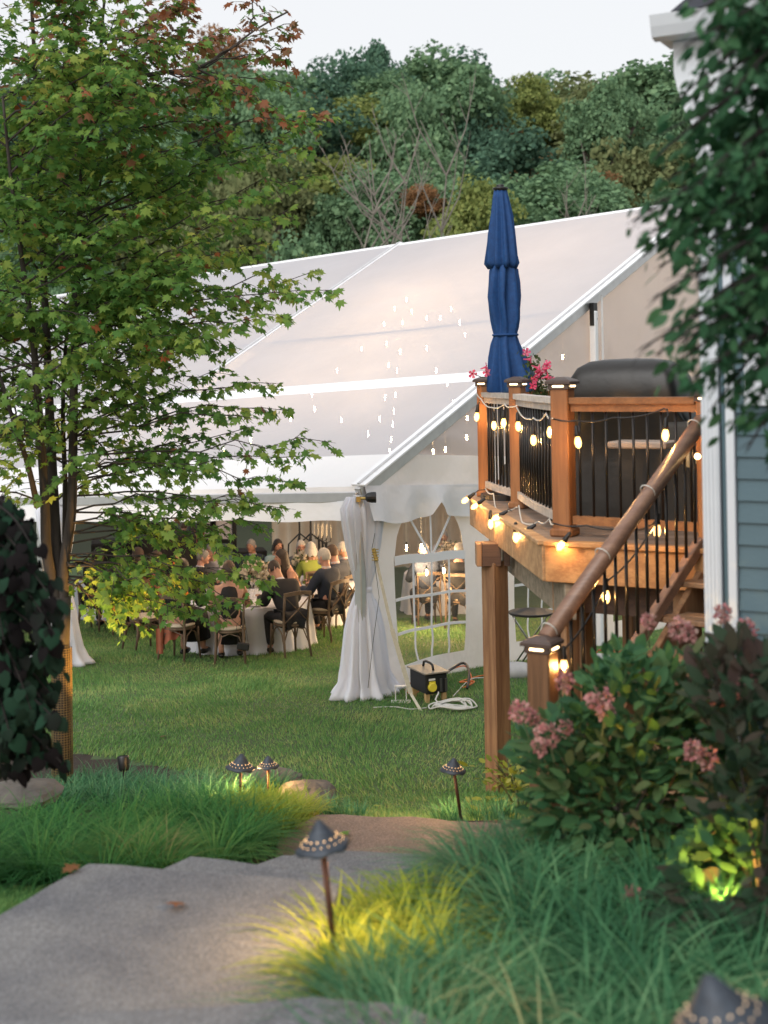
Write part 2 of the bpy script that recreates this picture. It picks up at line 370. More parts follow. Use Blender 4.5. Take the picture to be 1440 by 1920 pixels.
# ================================================================ tall ornamental grasses
def tuft_grass(name, roots, L, label, m, n_per=70, w=.007, spread=.12, droop=.9):
    R = np.repeat(np.array(roots), n_per, axis=0); n = len(R); a = rng.uniform(0, 2*PI, n); r = spread*np.sqrt(rng.random(n))
    base = R + np.stack([np.cos(a)*r, np.sin(a)*r, 0*a], 1); b = a + rng.normal(0, .5, n)
    Ls = L*rng.uniform(.6, 1.15, n); out = rng.uniform(.45, 1.05, n)*droop
    K = 5; t = np.linspace(0, 1, K+1)
    d = np.stack([np.cos(b), np.sin(b), 0*b], 1); side = np.stack([-np.sin(b), np.cos(b), 0*b], 1)
    twist = rng.normal(0, .35, n)
    rows = []
    for k in range(K+1):
        s = t[k]; hor = Ls*out*(s**1.9)*.85; z = Ls*(s*(1 - .25*out) - .42*out*s**2.6)
        c = base + d*hor[:, None] + side*(twist*Ls*s*s*.25)[:, None]; c[:, 2] += z
        ww = w*(1 - .93*s**2)/2
        rows.append((c - side*ww, c + side*ww))
    V = np.stack([x for pr in rows for x in pr], 1)      # n, 2(K+1), 3
    q = np.array([(2*k, 2*k+1, 2*k+3, 2*k+2) for k in range(K)]); nv = 2*(K+1)
    T = (q[None] + (np.arange(n)*nv)[:, None, None]).reshape(-1, 4)
    me = mesh_from(name, V.reshape(-1, 3), T); me.materials.append(m)
    o = link(name, me, None, None, label, 'stuff'); o['category'] = 'grass'; return o
M['tall'] = leaf_mat('tall_grass', [(0, (0.017, 0.075, 0.023)), (.4, (0.040, 0.161, 0.046)), (.65, (0.092, 0.253, 0.063)), (.82, (0.184, 0.322, 0.081)), (.92, (0.345, 0.310, 0.138))], .4, .55, .12)
M['tall_blue'] = leaf_mat('blue_green_grass', [(0, (0.016, 0.069, 0.032)), (.4, (0.044, 0.161, 0.074)), (.65, (0.098, 0.259, 0.121)), (.82, (0.196, 0.380, 0.190)), (.93, (0.391, 0.391, 0.196))], .4, .5, .15)
M['gold'] = leaf_mat('golden_grass', [(0, (.1, .2, .02)), (.5, (.27, .36, .045)), (1, (.5, .5, .09))], .45, .5, .15)  # warm light of the path lamps is put into these yellow blade colours
def scatter(px_poly, n, z_on_ground=True, dj=0):
    """points on the ground inside a polygon given in world metres"""
    P_ = np.array(px_poly); lo, hi = P_.min(0), P_.max(0); out = []
    def inside(x, y):
        c = False
        for i in range(len(P_)):
            (x1, y1), (x2, y2) = P_[i], P_[i-1]
            if (y1 > y) != (y2 > y) and x < (x2-x1)*(y-y1)/(y2-y1) + x1: c = not c
        return c
    while len(out) < n:
        x, y = rng.uniform(lo, hi)
        if inside(x, y): out.append((x, y, G(y)))
    return out
tuft_grass('border_grass', scatter([(-3.2, 7.25), (-1.9, 7.1), (-1.5, 6.85), (-1.2, 6.95), (-.98, 7.3), (-.84, 7.9), (-.85, 8.5), (-1.2, 8.9), (-2.9, 8.7), (-3.6, 7.7)], 120), .52,
           'dark green arching ornamental grass in the bed left of the path', M['tall'], 105, .008, .06, 1.3)
tuft_grass('lawn_edge_grass', scatter([(-2.9, 10.9), (-2.5, 11.7), (-1.1, 11.2), (-.85, 10.9), (-1.3, 10.2), (-2.9, 10.2)], 75), .36,
           'loose dark grass along the lawn edge behind the low spotlight', M['tall_blue'], 55, .009, .12, 1.0)
tuft_grass('sedge_by_landing', [(-.42, 9.75, G(9.75)), (-.33, 9.6, G(9.6)), (-.5, 9.95, G(9.9)), (-.26, 9.5, G(9.5)), (.42, 9.35, G(9.35)), (.36, 9.45, G(9.45)), (.72, 9.3, G(9.3)), (.8, 9.45, G(9.4)), (.62, 9.5, G(9.5))], .2,
           'small blue green sedges where path landing meets the lawn', M['tall_blue'], 60, .008, .08, .7)
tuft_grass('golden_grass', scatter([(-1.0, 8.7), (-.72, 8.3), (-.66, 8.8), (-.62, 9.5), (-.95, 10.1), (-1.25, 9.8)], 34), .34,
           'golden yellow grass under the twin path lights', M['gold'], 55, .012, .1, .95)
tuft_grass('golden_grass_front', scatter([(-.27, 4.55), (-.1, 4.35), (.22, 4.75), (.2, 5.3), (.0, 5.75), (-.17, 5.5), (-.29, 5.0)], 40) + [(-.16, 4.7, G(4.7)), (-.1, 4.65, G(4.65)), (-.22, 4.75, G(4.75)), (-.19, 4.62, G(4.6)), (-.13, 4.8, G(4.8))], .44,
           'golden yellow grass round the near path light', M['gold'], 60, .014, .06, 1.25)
tuft_grass('foreground_grass', scatter([(-.12, 3.2), (-.15, 4.2), (.12, 4.5), (.35, 5.0), (.25, 5.7), (.35, 6.4), (.6, 7.0), (.95, 6.9), (1.0, 6.0), (1.35, 5.0), (1.3, 3.2)], 210), .58,
           'blue green arching ornamental grass filling the right foreground bed', M['tall_blue'], 90, .012, .05, 1.4)

# ---------------------------------------------------------------- low golden green plants beside the deck post
def small_plant(px, r, h, label, m, n=90, tmpl=OVAL, sz=.07, name='low_plant'):
    b = PG(*px); t = thing(name, label, 'plant', b)
    st = MB()
    for k in range(7):
        a = k*.9; st.tube([b, b + Vector((math.cos(a)*r*.4, math.sin(a)*r*.4, h*.6)), b + Vector((math.cos(a)*r*.8, math.sin(a)*r*.8, h*.9))], [.006, .005, .003], 5)
    part(st, 'stem', M['stem_green'], t)
    C = np.array(b) + np.stack([rng.normal(0, r*.5, n), rng.normal(0, r*.5, n), rng.uniform(.15, 1, n)*h], 1)
    d = (C - np.array(b))*[1, 1, .4] + rng.normal(0, .1, (n, 3)); R = frames(d, np.tile([0, 0, 1.], (n, 1)) + rng.normal(0, .3, (n, 3)))
    foliage(t, C, R, sz*rng.uniform(.7, 1.3, n), tmpl, m, 60, mass='foliage'); return t
M['stem_green'] = mat('green_stem', (.06, .08, .03)); M['bark'] = mat('maple_bark', (.06, .05, .042), (.03, .025, .022), 14, .9, bump=.8, bscale=40, stretch=(1, 1, .3))
M['golden_leaf'] = leaf_mat('golden_leaf', [(0, (.12, .16, .02)), (.5, (.2, .25, .04)), (1, (.32, .34, .07))], .4)
small_plant((975, 1530), .3, .35, 'low golden green hosta like plant beside the landing under the deck', M['golden_leaf'], 120)
small_plant((962, 1490), .2, .3, 'small golden plant at the foot of the deck post', M['golden_leaf'], 70)

# ---------------------------------------------------------------- edging stones
def boulder(c, d, label, seed):
    r_ = random.Random(seed); mb = MB(); mb.ball((0, 0, 0), 1, 14, 9)
    mb.v = [tuple(Vector((v[0]*d[0], v[1]*d[1], v[2]*d[2]))*(1 + .14*math.sin(3*v[0]+seed)*math.cos(4*v[1]) + r_.uniform(-.05, .05))) for v in mb.v]
    o = link('edging_stone', mb.mesh('edging_stone', smooth=False), M['rock']); o.location = c
    return tag(o, label, 'rock', 'stones edging the planting bed')
boulder(P(505, 1462, 11.3), (.3, .2, .09), 'flat grey stone behind the twin path lights', 1)
boulder(P(572, 1493, 10.5), (.26, .34, .1), 'long pinkish grey stone between path light and lawn', 2)
boulder(P(40, 1490, 9.5), (.3, .25, .09), 'flat grey stone beside the maple trunk under the dark shrub', 3)

# ================================================================ wooded hillside
M['trunk_far'] = mat('far_bark', (.09, .075, .06), (.05, .04, .035), 3, .9)
M['dead_wood'] = mat('dead_wood', (.24, .22, .19), (.13, .115, .1), 3, .9)
def far_leaf(name, a, b, c): a, b, c = [tuple(x*1.25 for x in q) for q in (a, b, c)]; return leaf_mat(name, [(0, a), (.5, b), (1, c)], .3, .9, .03)  # leaf colours lightened in place of distance haze
far = {'dark green': far_leaf('far_dark', (.034, .072, .054), (.072, .14, .094), (.125, .21, .135)),
       'mid green': far_leaf('far_mid', (.065, .125, .075), (.13, .22, .12), (.2, .3, .16)),
       'olive': far_leaf('far_olive', (.09, .12, .055), (.15, .175, .08), (.21, .22, .105)),
       'yellow green': far_leaf('far_yellow', (.1, .14, .05), (.18, .22, .07), (.28, .3, .1)),
       'orange': far_leaf('far_orange', (.12, .075, .04), (.22, .12, .06), (.32, .17, .08))}
def crown_mesh(seed, n=9000, flat=.8):
    r = np.random.default_rng(seed); K = 44
    u = r.normal(size=(K, 3)); u /= np.linalg.norm(u, axis=1, keepdims=True); u[:, 2] = np.where(u[:, 2] < 0, u[:, 2]*.75, u[:, 2])
    cen = u*np.array([.7, .7, .72])*r.uniform(.6, 1.12, (K, 1)); rad = r.uniform(.18, .38, K)
    k = r.integers(0, K, n); d = r.normal(size=(n, 3)); d /= np.linalg.norm(d, axis=1, keepdims=True); d[:, 2] = np.where(d[:, 2] < -.3, -d[:, 2], d[:, 2])
    C = cen[k] + d*rad[k][:, None]*r.uniform(.55, 1.08, (n, 1)); ax = r.normal(size=(n, 3))*.8 + [0, 0, .1]; Rm = frames(ax, d + r.normal(0, .35, (n, 3)))
    V, T = leaf_cloud(C, Rm, r.uniform(.035, .075, n), *CARD); return mesh_from('crown', V, T)
crowns = [crown_mesh(s) for s in range(6)]; crown_cache = {}
def trunk_mesh(seed):
    r_ = random.Random(seed); mb = MB(); mb.tube([(0, 0, -.1), (.02, 0, .3), (.03, .02, .75)], [.05, .035, .02], 6)
    for k in range(5):
        a = r_.uniform(0, 6.3); z = r_.uniform(.25, .6); mb.tube([(.02, 0, z), (.12*math.cos(a), .12*math.sin(a), z+.12), (.2*math.cos(a), .2*math.sin(a), z+.25)], [.02, .014, .006], 5)
    return mb.mesh('trunk')
trunks = [trunk_mesh(s) for s in range(3)]
for t_ in trunks: t_.materials.append(M['trunk_far'])
FT = []
def far_tree(x, y, h, r, kind, seed, label, group, zb=None):
    zb = G(y) if zb is None else zb
    t = thing('hillside_tree', label, 'tree', (x, y, zb), 0, group)
    if label.startswith('GEN'): FT.append((t, kind, x, y))
    key = (seed % 6, kind)
    if key not in crown_cache: me = crowns[seed % 6].copy(); me.materials.append(far[kind]); crown_cache[key] = me
    c = link('crown', crown_cache[key], None, t, None, 'stuff'); c.location = (0, 0, h - r*.85); q_ = 1 + .25*math.sin(seed*2.3); c.scale = (r*1.12*q_, r*1.12*q_, r*1.12/q_**.5); c.rotation_euler = (0, 0, seed*1.7)
    k = link('trunk', trunks[seed % 3], None, t); k.scale = (h, h, h*.95)
rf = random.Random(5)

# one-of-a-kind trees first: photo column of the crown, photo row of its top, distance, crown radius
for x, y, D, r, kind, label in [
    (420, 90, 150, 5.5, 'orange', 'tall rusty orange tree top behind the maple'),
    (690, 125, 172, 8, 'dark green', 'round dark tree highest on the ridge left of the umbrella'),
    (860, 128, 172, 7.5, 'dark green', 'tall dark ridge tree above the blue umbrella with a ragged top'),
    (905, 205, 142, 6.5, 'olive', 'olive and tan tree on the slope just above the blue umbrella'),
    (1080, 172, 150, 8.5, 'olive', 'broad olive domed tree below the ridge right of the umbrella'),
    (1010, 300, 118, 2.6, 'orange', 'small bright orange maple in the dark gap right of the umbrella'),
    (1165, 300, 118, 2.2, 'orange', 'small orange bush like tree beside the house foliage'),
    (1195, 248, 130, 2.4, 'orange', 'rust coloured treetop near the house foliage on the slope'),
    (950, 225, 138, 3.0, 'orange', 'tan orange treetop over the umbrella tip'),
    (895, 355, 76, 3.2, 'yellow green', 'yellow green tree right behind the tent ridge and umbrella'),
    (995, 345, 80, 3.4, 'mid green', 'soft green tree right of the umbrella top above the tent ridge'),
    (1090, 345, 86, 3.6, 'mid green', 'soft green tree behind the tent ridge near two bare trunks'),
    (790, 345, 92, 1.6, 'orange', 'small orange tree between bare trunks behind the tent ridge'),
    (1230, 150, 165, 8, 'dark green', 'dark ridge tree beside the white house corner'),
    (1110, 330, 104, 2.0, 'orange', 'low rusty tree above the tent ridge left of the house foliage')]:
    p = P(x, y, D); zb = G(D); far_tree(p.x, D, p.z - zb + .0, r, kind, rf.randrange(100), label, 'trees on the wooded hillside')
# the rest of the wood, row by row
rows = [(58, 7, 6.5, 3.2), (68, 8, 7.5, 3.8), (80, 9, 8.5, 4.2), (94, 10.5, 9, 4.6), (108, 11, 9.5, 5), (122, 12, 10, 5.4), (136, 12.5, 10.5, 5.8), (150, 11.5, 11, 6), (161, 9.5, 11.5, 6.3), (170, 7.0, 13, 6.6)]
for D, h0, _, r0 in rows:
    half = D*.33 + 3; x = -half
    while x < half:
        xx = x + rf.uniform(-1.2, 1.2); dd = D + rf.uniform(-7, 7)*(D > 60); h = h0*rf.uniform(.8, 1.3)
        if D == 58 and xx > -2: x += r0*1.6; continue
        kind = rf.choices(['dark green', 'mid green', 'olive', 'yellow green', 'orange'], [5, 4, 1.4, .5, .12] if D > 120 else [1.5, 6, 2.2, 2.0, .25])[0]
        far_tree(xx, dd, h, r0*rf.uniform(.75, 1.15), kind, rf.randrange(100), 'GEN', f'{kind} trees of the hillside wood')
        x += r0*rf.uniform(1.15, 1.6)
cells = {}
for t_, kind, x, y in FT:
    px = 720 + F*x/y; band = 'at the hill foot' if y < 74 else 'low on the hill' if y < 101 else 'mid slope' if y < 129 else 'high on the slope' if y < 156 else 'on the ridge'
    col_ = 'behind the maple crown' if px < 420 else 'past the maple tips' if px < 680 else 'near the bare trees' if px < 880 else 'behind the umbrella' if px < 1010 else 'right of the umbrella' if px < 1240 else 'by the house foliage'
    cells.setdefault((kind, band, col_), []).append((px, t_))
for (kind, band, col_), lst in cells.items():
    lst.sort(key=lambda q: q[0])
    for i, (px, t_) in enumerate(lst): t_['label'] = f'{kind} tree {band} {col_}' + (f', {ORD[min(i, 9)]}' if len(lst) > 1 else '')
# bare dead trees in front of the wood
def bare_tree(px, py_top, D, label, seed, spread=.35):
    r_ = random.Random(seed); top = P(px, py_top, D); zb = G(D); t = thing('bare_tree', label, 'tree', (top.x, D, zb), 0, 'bare dead trees behind the tent ridge')
    H = top.z - zb; mb = MB(); br = MB()
    pts = [Vector((top.x + r_.uniform(-.25, .25)*k/6*3, D, zb + H*k/6)) for k in range(7)]; mb.tube(pts, [.11 - .015*k for k in range(7)], 6)
    part(mb, 'trunk', M['dead_wood'], t)
    for k in range(9):
        i = r_.randint(2, 5); a = r_.choice([-1, 1])*r_.uniform(.3, 1); b = MB(); s = pts[i]; L = H*r_.uniform(.15, .32)
        e = s + Vector((a*L*spread*1.6, r_.uniform(-.6, .6), L)); m_ = s + (e-s)*.5 + Vector((a*.4, 0, -.15))
        b.tube([s, m_, e], [.05, .032, .012], 5)
        for q in range(3): f = m_ + (e-m_)*r_.random(); b.tube([f, f + Vector((r_.uniform(-.9, .9), 0, r_.uniform(.5, 1.5)))], [.02, .008], 4)
        part(b, 'branch', M['dead_wood'], t)
bare_tree(722, 262, 62, 'pale bare forked trunk directly above the tent roof seam', 3)
bare_tree(765, 240, 64, 'crooked grey dead tree with antler like branches', 4, .6)
bare_tree(815, 225, 66, 'tallest bare tree, grey with many upright branches', 5)
bare_tree(690, 300, 60, 'thin slanting bare tree nearest the maple', 6, .5)
bare_tree(1078, 362, 70, 'short pale bare snag right of the umbrella', 7, .15)
bare_tree(1090, 366, 70, 'second short bare snag closest to the house foliage', 8, .15)

# ================================================================ tent
M['roof'] = vinyl('frosted_roof_vinyl', (.61, .60, .645), .07, .28, bumpy=.55)
M['roof_white'] = vinyl('white_roof_vinyl', (.86, .87, .9), .0, .2, bumpy=.7)
M['clear'] = vinyl('clear_gable_vinyl', (.7, .68, .73), .38, .3, .12, .35)
M['window_clear'] = vinyl('clear_window_vinyl', (.30, .28, .27), .80, .2, .08, .4)
M['sheer'] = vinyl('sheer_white_voile', (.88, .9, .98), .02, .28, .6, .15)
M['tent_metal'] = mat('tent_aluminium', (.62, .62, .62), (.52, .52, .53), 6, .35, .6)
M['tent_white'] = mat('tent_band', (.86, .87, .89), (.8, .81, .84), 6, .5)
kS = .94
E0 = Vector((-.34*kS, 16.3*kS, EYE - 1.376*kS))                  # near eave corner
d2 = Vector((.583, .809, -.0712)); d1 = Vector((-.810, .5836, -.0502))
HALF = 11.4*kS; RISE = 5.45*kS
A0 = E0 + d2*HALF + Vector((0, 0, RISE)); B0 = E0 + d2*(2*HALF)
EB, RB = 5.9*kS, 7.28*kS                                         # bay lengths at eave and at ridge
NB = 3
def eave(i): return E0 + d1*(EB*i)
def ridge(i): return A0 + d1*(RB*i)
def beave(i): return B0 + d1*((RB*1.12)*i)
def slope(i, s): return eave(i).lerp(ridge(i), s)                # near slope
def slope_b(i, s): return beave(i).lerp(ridge(i), s)
def tent_ground(p): return G(p.y) + bumps(p.x, p.y)
tent = thing('event_tent', 'huge white and clear frame tent lit by string lights on the lawn', 'tent', (E0.x, E0.y, tent_ground(E0)))
VAL = .42*kS
S1, S2a, S2b, S3 = .075, .27, .30, .985                          # white eave skirt, purlin band, ridge band
def sag(u, v): return -.10*math.sin(PI*u)*math.sin(PI*v)
for i in range(NB):
    for nm, a, b, mt in (('roof_panel', S1, S2a, 'roof'), ('roof_panel', S2b, S3, 'roof'), ('eave_skirt', 0, S1, 'roof_white'), ('purlin_band', S2a, S2b, 'tent_white'), ('ridge_band', S3, 1.0, 'tent_white')):
        mb = MB()
        def fn(u, v):
            s = a + (b-a)*v; p = slope(i, s).lerp(slope(i+1, s), u)
            k = .06*math.sin(PI*u)*math.sin(PI*v) if nm == 'roof_panel' else 0
            if nm == 'eave_skirt': k = .03*math.sin(PI*u)*math.sin(PI*v)
            return (p.x, p.y, p.z - k)
        mb.sheet(fn, 14, 10 if nm == 'roof_panel' else 3); part(mb, nm, M[mt], tent, smooth=True)
    # far slope
    mb = MB(); mb.sheet(lambda u, v: tuple(slope_b(i, v).lerp(slope_b(i+1, v), u)), 6, 6); part(mb, 'roof_panel', M['roof'], tent, smooth=True)
    # long-side valance, hanging with slight scallops and creases
    mb = MB()
    def val(u, v):
        p = eave(i).lerp(eave(i+1), u); w = .018*math.sin(u*47)*v + .03*math.sin(u*11 + 1)*v
        n = Vector((-d2.x, -d2.y, 0)).normalized(); p = p + n*(w + .05*v)
        return (p.x, p.y, p.z - VAL*v + .012*math.sin(u*23)*v)
    mb.sheet(val, 60, 5); part(mb, 'valance', M['roof_white'], tent, smooth=True)
# rafters: broad aluminium profile with a white band over it
for i in range(NB+1):
    for sl, nm in ((slope, 'rafter'), (slope_b, 'rafter')):
        a, b = sl(i, 0), sl(i, 1); mb = MB(); mb.beam(a + Vector((0, 0, -.09)), b + Vector((0, 0, -.09)), .09, .16, bev=.01); part(mb, nm, M['tent_metal'], tent)
        mb = MB(); mb.beam(a + Vector((0, 0, .012)), b + Vector((0, 0, .012)), .2 if i == 0 else .12, .02); part(mb, 'keder_band', M['tent_white'], tent)
        mb = MB(); mb.beam(a + Vector((0, 0, .03)), b + Vector((0, 0, .03)), .03, .02); part(mb, 'keder_track', M['tent_metal'], tent)
for a, b in ((A0, ridge(NB)), (E0, eave(NB)), (slope(0, .5), slope(NB, .5)), (slope_b(0, .5), slope_b(NB, .5)), (B0, beave(NB))):
    mb = MB(); mb.beam(a + Vector((0, 0, -.12)), b + Vector((0, 0, -.12)), .08, .12, bev=.01); part(mb, 'purlin', M['tent_metal'], tent)
# gable: the white sidewall below, a white band, clear vinyl above
GL = 2*HALF
def gab(s): return E0 + d2*s                                      # along the gable at eave height
def roof_h(s): return (RISE*min(s, GL-s)/HALF)
FR = Vector((-d1.x, -d1.y, 0)).normalized()                       # outward (toward the deck)
mb = MB()
def fb(u, v):
    s = .02 + (HALF*1.0)*u; top = min(.40, roof_h(s)-.02); p = gab(s) + FR*(.03 + .02*math.sin(u*40)*(1-v))
    return (p.x, p.y, p.z - .02 + top*v)
mb.sheet(fb, 70, 4); part(mb, 'gable_band', M['roof_white'], tent, smooth=True)
pan = [0.95, 3.3, 6.2, HALF]
for s0, s1 in zip(pan[:-1], pan[1:]):
    mb = MB()
    def gp(u, v):
        s = s0 + (s1-s0)*u; lo = min(.40, roof_h(s)-.02); hi = max(lo, roof_h(s) - .12); p = gab(s) + FR*(.025*math.sin(s*3+v*4))
        return (p.x, p.y, p.z - .02 + lo + (hi-lo)*v)
    mb.sheet(gp, 12, 12); part(mb, 'clear_gable_panel', M['clear'], tent, smooth=True)
    for g in ((1,) if s1 < HALF else (1,)):
        p = gab(s1) + FR*.05; mb = MB(); mb.beam(p + Vector((0, 0, .5)), p + Vector((0, 0, roof_h(s1)-.1)), .02, .03); part(mb, 'seam', M['tent_white'], tent)
for s1 in (5.82, 11.0, 16, 20):
    p = gab(s1) + FR*.1; g0 = tent_ground(p); top = p + Vector((0, 0, roof_h(s1) - .2)); mb = MB(); mb.beam(Vector((p.x, p.y, g0)), top, .1, .1, up=(d2.x, d2.y, 0), bev=.012); u_ = part(mb, 'upright', M['tent_white'], tent)
    mb = MB(); mb.beam(top - Vector((0, 0, .22)), top + Vector((0, 0, .12)), .07, .12, up=(d2.x, d2.y, 0)); mb.tube([top - FR*.0 - Vector((.06, 0, .12)), top + Vector((.06, 0, -.12))], .012, 6); part(mb, 'bracket', M['black'], u_)
for a, b in ((5.82, 10.5), (11.0, 16.0)):                            # crossed bracing cables
    for q in (0, 1):
        z0, z1 = (.5, roof_h(b)-.6); p, r = gab(a) - FR*.15, gab(b) - FR*.15
        if q: z0, z1 = roof_h(a)-.6, .5
        mb = MB(); mb.tube([p + Vector((0, 0, z0)), r + Vector((0, 0, z1))], .008, 4); part(mb, 'bracing_cable', M['tent_metal'], tent)
# gable valance with folds, one panel lifted into a small tent near the corner
mb = MB()
def gv(u, v):
    s = .05 + HALF*u; p = gab(s) + FR*(.05 + .025*math.sin(s*9)*v + .05*math.exp(-((s-1.6)/.3)**2)*v + .12*v*max(0, 1 - s/1.1))
    lift = .17*math.exp(-((s-1.55)/.10)**2) - .06*math.exp(-((s-.55)/.35)**2) + .015*math.sin(s*5)
    return (p.x, p.y, p.z + .01 - (VAL - lift)*v)
mb.sheet(gv, 150, 7); part(mb, 'valance', M['roof_white'], tent, smooth=True)
# sidewall of the gable, split where the windows are
def wall_pt(s, h, billow=1.0):                                    # h: 0 ground .. 1 eave
    p = gab(s); g0 = tent_ground(p); z = g0 + (p.z - g0)*h
    w = .03*math.sin(s*2.4 + h*5)*(1-h) + .14*billow*max(0, .22-h)*math.sin(s*1.7+.6) + .05*math.sin(s*.9 + 1)*(1-h)
    return Vector((p.x, p.y, z)) - FR*.02 + FR*w
wins = [(.745*kS, 2.40*kS), (3.83*kS, 5.45*kS), (6.95*kS, 8.6*kS)]
def h_at(s, rel):                                                 # height above ground in metres -> h
    p = gab(s); return rel/(p.z - tent_ground(p))
SILL, SPRING = .27, 1.50
cuts = [0] + [c for w in wins for c in w] + [HALF + 2]
for k in range(len(cuts)-1):
    s0, s1 = cuts[k], cuts[k+1]
    if k % 2 == 0:
        mb = MB(); mb.sheet(lambda u, v: wall_pt(s0 + (s1-s0)*u, v), 14, 26); part(mb, 'sidewall_panel', M['roof_white'], tent, smooth=True)
    else:
        R_ = (s1-s0)/2; mid = (s0+s1)/2
        mb = MB(); mb.sheet(lambda u, v: wall_pt(s0 + (s1-s0)*u, v*h_at(mid, SILL)), 12, 6); part(mb, 'sidewall_panel', M['roof_white'], tent, smooth=True); mb = MB()
        def above(u, v):
            s = s0 + (s1-s0)*u; a = SPRING + math.sqrt(max(0, R_*R_ - (s-mid)**2))*.92; h0 = h_at(mid, a); return wall_pt(s, h0 + (1-h0)*v)
        mb.sheet(above, 24, 8); part(mb, 'sidewall_panel', M['roof_white'], tent, smooth=True)
        win = MB()
        def wp(u, v):
            s = s0 + (s1-s0)*u; a = SPRING + math.sqrt(max(0, R_*R_ - (s-mid)**2))*.92; h0, h1 = h_at(mid, SILL), h_at(mid, a); return wall_pt(s, h0 + (h1-h0)*v) - FR*.004
        win.sheet(wp, 22, 22); w_ = part(win, 'window', M['window_clear'], tent, smooth=True)
        def strip(pts, w, nm='muntin'):
            m_ = MB()
            for i in range(len(pts)-1):
                pass
            vs = []; fs = []
            for i, (s, rel) in enumerate(pts):
                a, b = pts[max(i-1, 0)], pts[min(i+1, len(pts)-1)]; dx, dz = b[0]-a[0], b[1]-a[1]; L = math.hypot(dx, dz); nx, nz = -dz/L*w/2, dx/L*w/2
                for sg in (-1, 1): vs.append(wall_pt(s + nx*sg, h_at(mid, rel + nz*sg)) + FR*.008)
                for sg in (1, -1): vs.append(wall_pt(s + nx*sg, h_at(mid, rel + nz*sg)) + FR*.002)
            for i in range(len(pts)-1):
                for q in range(4): fs.append((4*i+q, 4*i+(q+1) % 4, 4*i+4+(q+1) % 4, 4*i+4+q))
            m_.add(vs, fs); part(m_, nm, M['tent_white'], w_)
        for f_ in (.25, .5, .75):
            strip([(s0 + (s1-s0)*f_ + .025*math.sin(t*1.1 + f_*9)*max(0, 1-t/8), SILL + (SPRING-SILL)*t/16) for t in range(17)], .035)
        for z_, w in ((SPRING, .11), (SPRING - .46, .035), (SPRING-.86, .035)):
            strip([(s0 + (s1-s0)*t/10, z_ + .008*math.sin(t)) for t in range(11)], w)
        for a_ in (50, 90, 130):
            strip([(mid + R_*r*math.cos(math.radians(a_)), SPRING + R_*.92*r*math.sin(math.radians(a_))) for r in (.02, .25, .5, .75, .97)], .035)
# far side and left end stay open with a beige drape along part of the far side
M['drape_beige'] = mat('beige_drape', (.75, .6, .46), (.64, .5, .37), 2, .8)
M['dark_cloth'] = mat('black_table_cloth', (.012, .012, .014), rough=.9)
mb = MB()
def bd(u, v):
    p = beave(.3 + 2.28*u); g0 = G(p.y); f_ = .1*math.sin(u*210); return (p.x + d2.x*f_, p.y + d2.y*f_, g0 + (p.z - g0)*v)
mb.sheet(bd, 300, 4); part(mb, 'far_drape', M['drape_beige'], tent, smooth=True)
mb = MB(); mb.sheet(lambda u, v: (lambda p: (p.x, p.y, G(p.y) + (p.z - G(p.y))*v))(gab(HALF+2 + (GL-HALF-2)*u)), 20, 4); part(mb, 'sidewall_panel', M['roof_white'], tent, smooth=True)
# legs
for i in range(NB+1):
    for f_ in ((eave, beave) if i else (eave,)):
        p = f_(i); mb = MB(); mb.beam(Vector((p.x, p.y, G(p.y))), p - Vector((0, 0, .1)), .1, .1, up=(d2.x, d2.y, 0), bev=.01); part(mb, 'leg', M['tent_metal'], tent)

# ---------------------------------------------------------------- tied white curtains on the legs
def curtain(p, label, lean=0.0, H=None, puddle=.42, seed=0):
    g0 = G(p.y) + bumps(p.x, p.y); H = (p.z - .12 - g0) if H is None else H
    t = thing('leg_curtain', label, 'curtain', (p.x, p.y, g0), 0, 'tied white curtains on the tent legs')
    prof = [(0, .42, .26), (.012, .45, .3), (.03, .43, .28), (.06, .37, .24), (.12, .34, .22), (.22, .30, .19), (.34, .26, .16), (.44, .20, .12), (.51, .12, .085), (.54, .09, .07), (.565, .105, .08), (.64, .18, .1), (.75, .24, .13), (.86, .28, .15), (.94, .30, .15), (1.0, .22, .1)]
    n = 72; mb = MB(); vs = []; fs = []
    r_ = random.Random(seed); ph = [r_.uniform(0, 6.28) for _ in range(5)]
    for j, (h, rx, ry) in enumerate(prof):
        z = H*h; amp = .13 if h > .1 else .2
        for k in range(n):
            a = 2*PI*k/n; f_ = 1 + amp*math.sin(13*a + ph[0] + h*2.5) + .08*math.sin(22*a + ph[1] + h*4) + (.12*math.sin(5*a + ph[2]) if h < .12 else 0)
            x, y = rx*f_*math.cos(a), ry*f_*math.sin(a)
            sx = lean*(1-h)**1.5
            vs.append(Vector((p.x, p.y, g0 + z + (.012*math.sin(9*a) if h == 0 else 0))) + d2*(x + sx) * 1.0 - FR*y*1.0 + Vector((0, 0, 0)))
    for j in range(len(prof)-1):
        for k in range(n): q = (k+1) % n; fs.append((j*n+k, j*n+q, (j+1)*n+q, (j+1)*n+k))
    vs = [Vector((v.x, v.y, max(v.z - (v - p).dot(d2)*0, g0 - .0))) for v in vs]
    mb.add(vs, fs); part(mb, 'cloth', M['sheer'], t, smooth=True)
    mb = MB(); mb.lathe((p.x, p.y, g0 + H*.535), [(.088, -.03), (.1, -.015), (.1, .015), (.088, .03)], 20, Matrix(((1, 0, 0), (0, .8, 0), (0, 0, 1)))); part(mb, 'tie', M['sheer'], t, smooth=True)
    return t
curtain(E0 + d1*.05 + d2*.13, 'white voile curtain tied round the corner leg of the tent', 0, seed=1)
curtain(eave(.94), 'white voile curtain puddled on the grass behind the maple trunk', 0, seed=2)
curtain(eave(2), 'white voile curtain on the tent leg farthest along the long side', 0, seed=3)
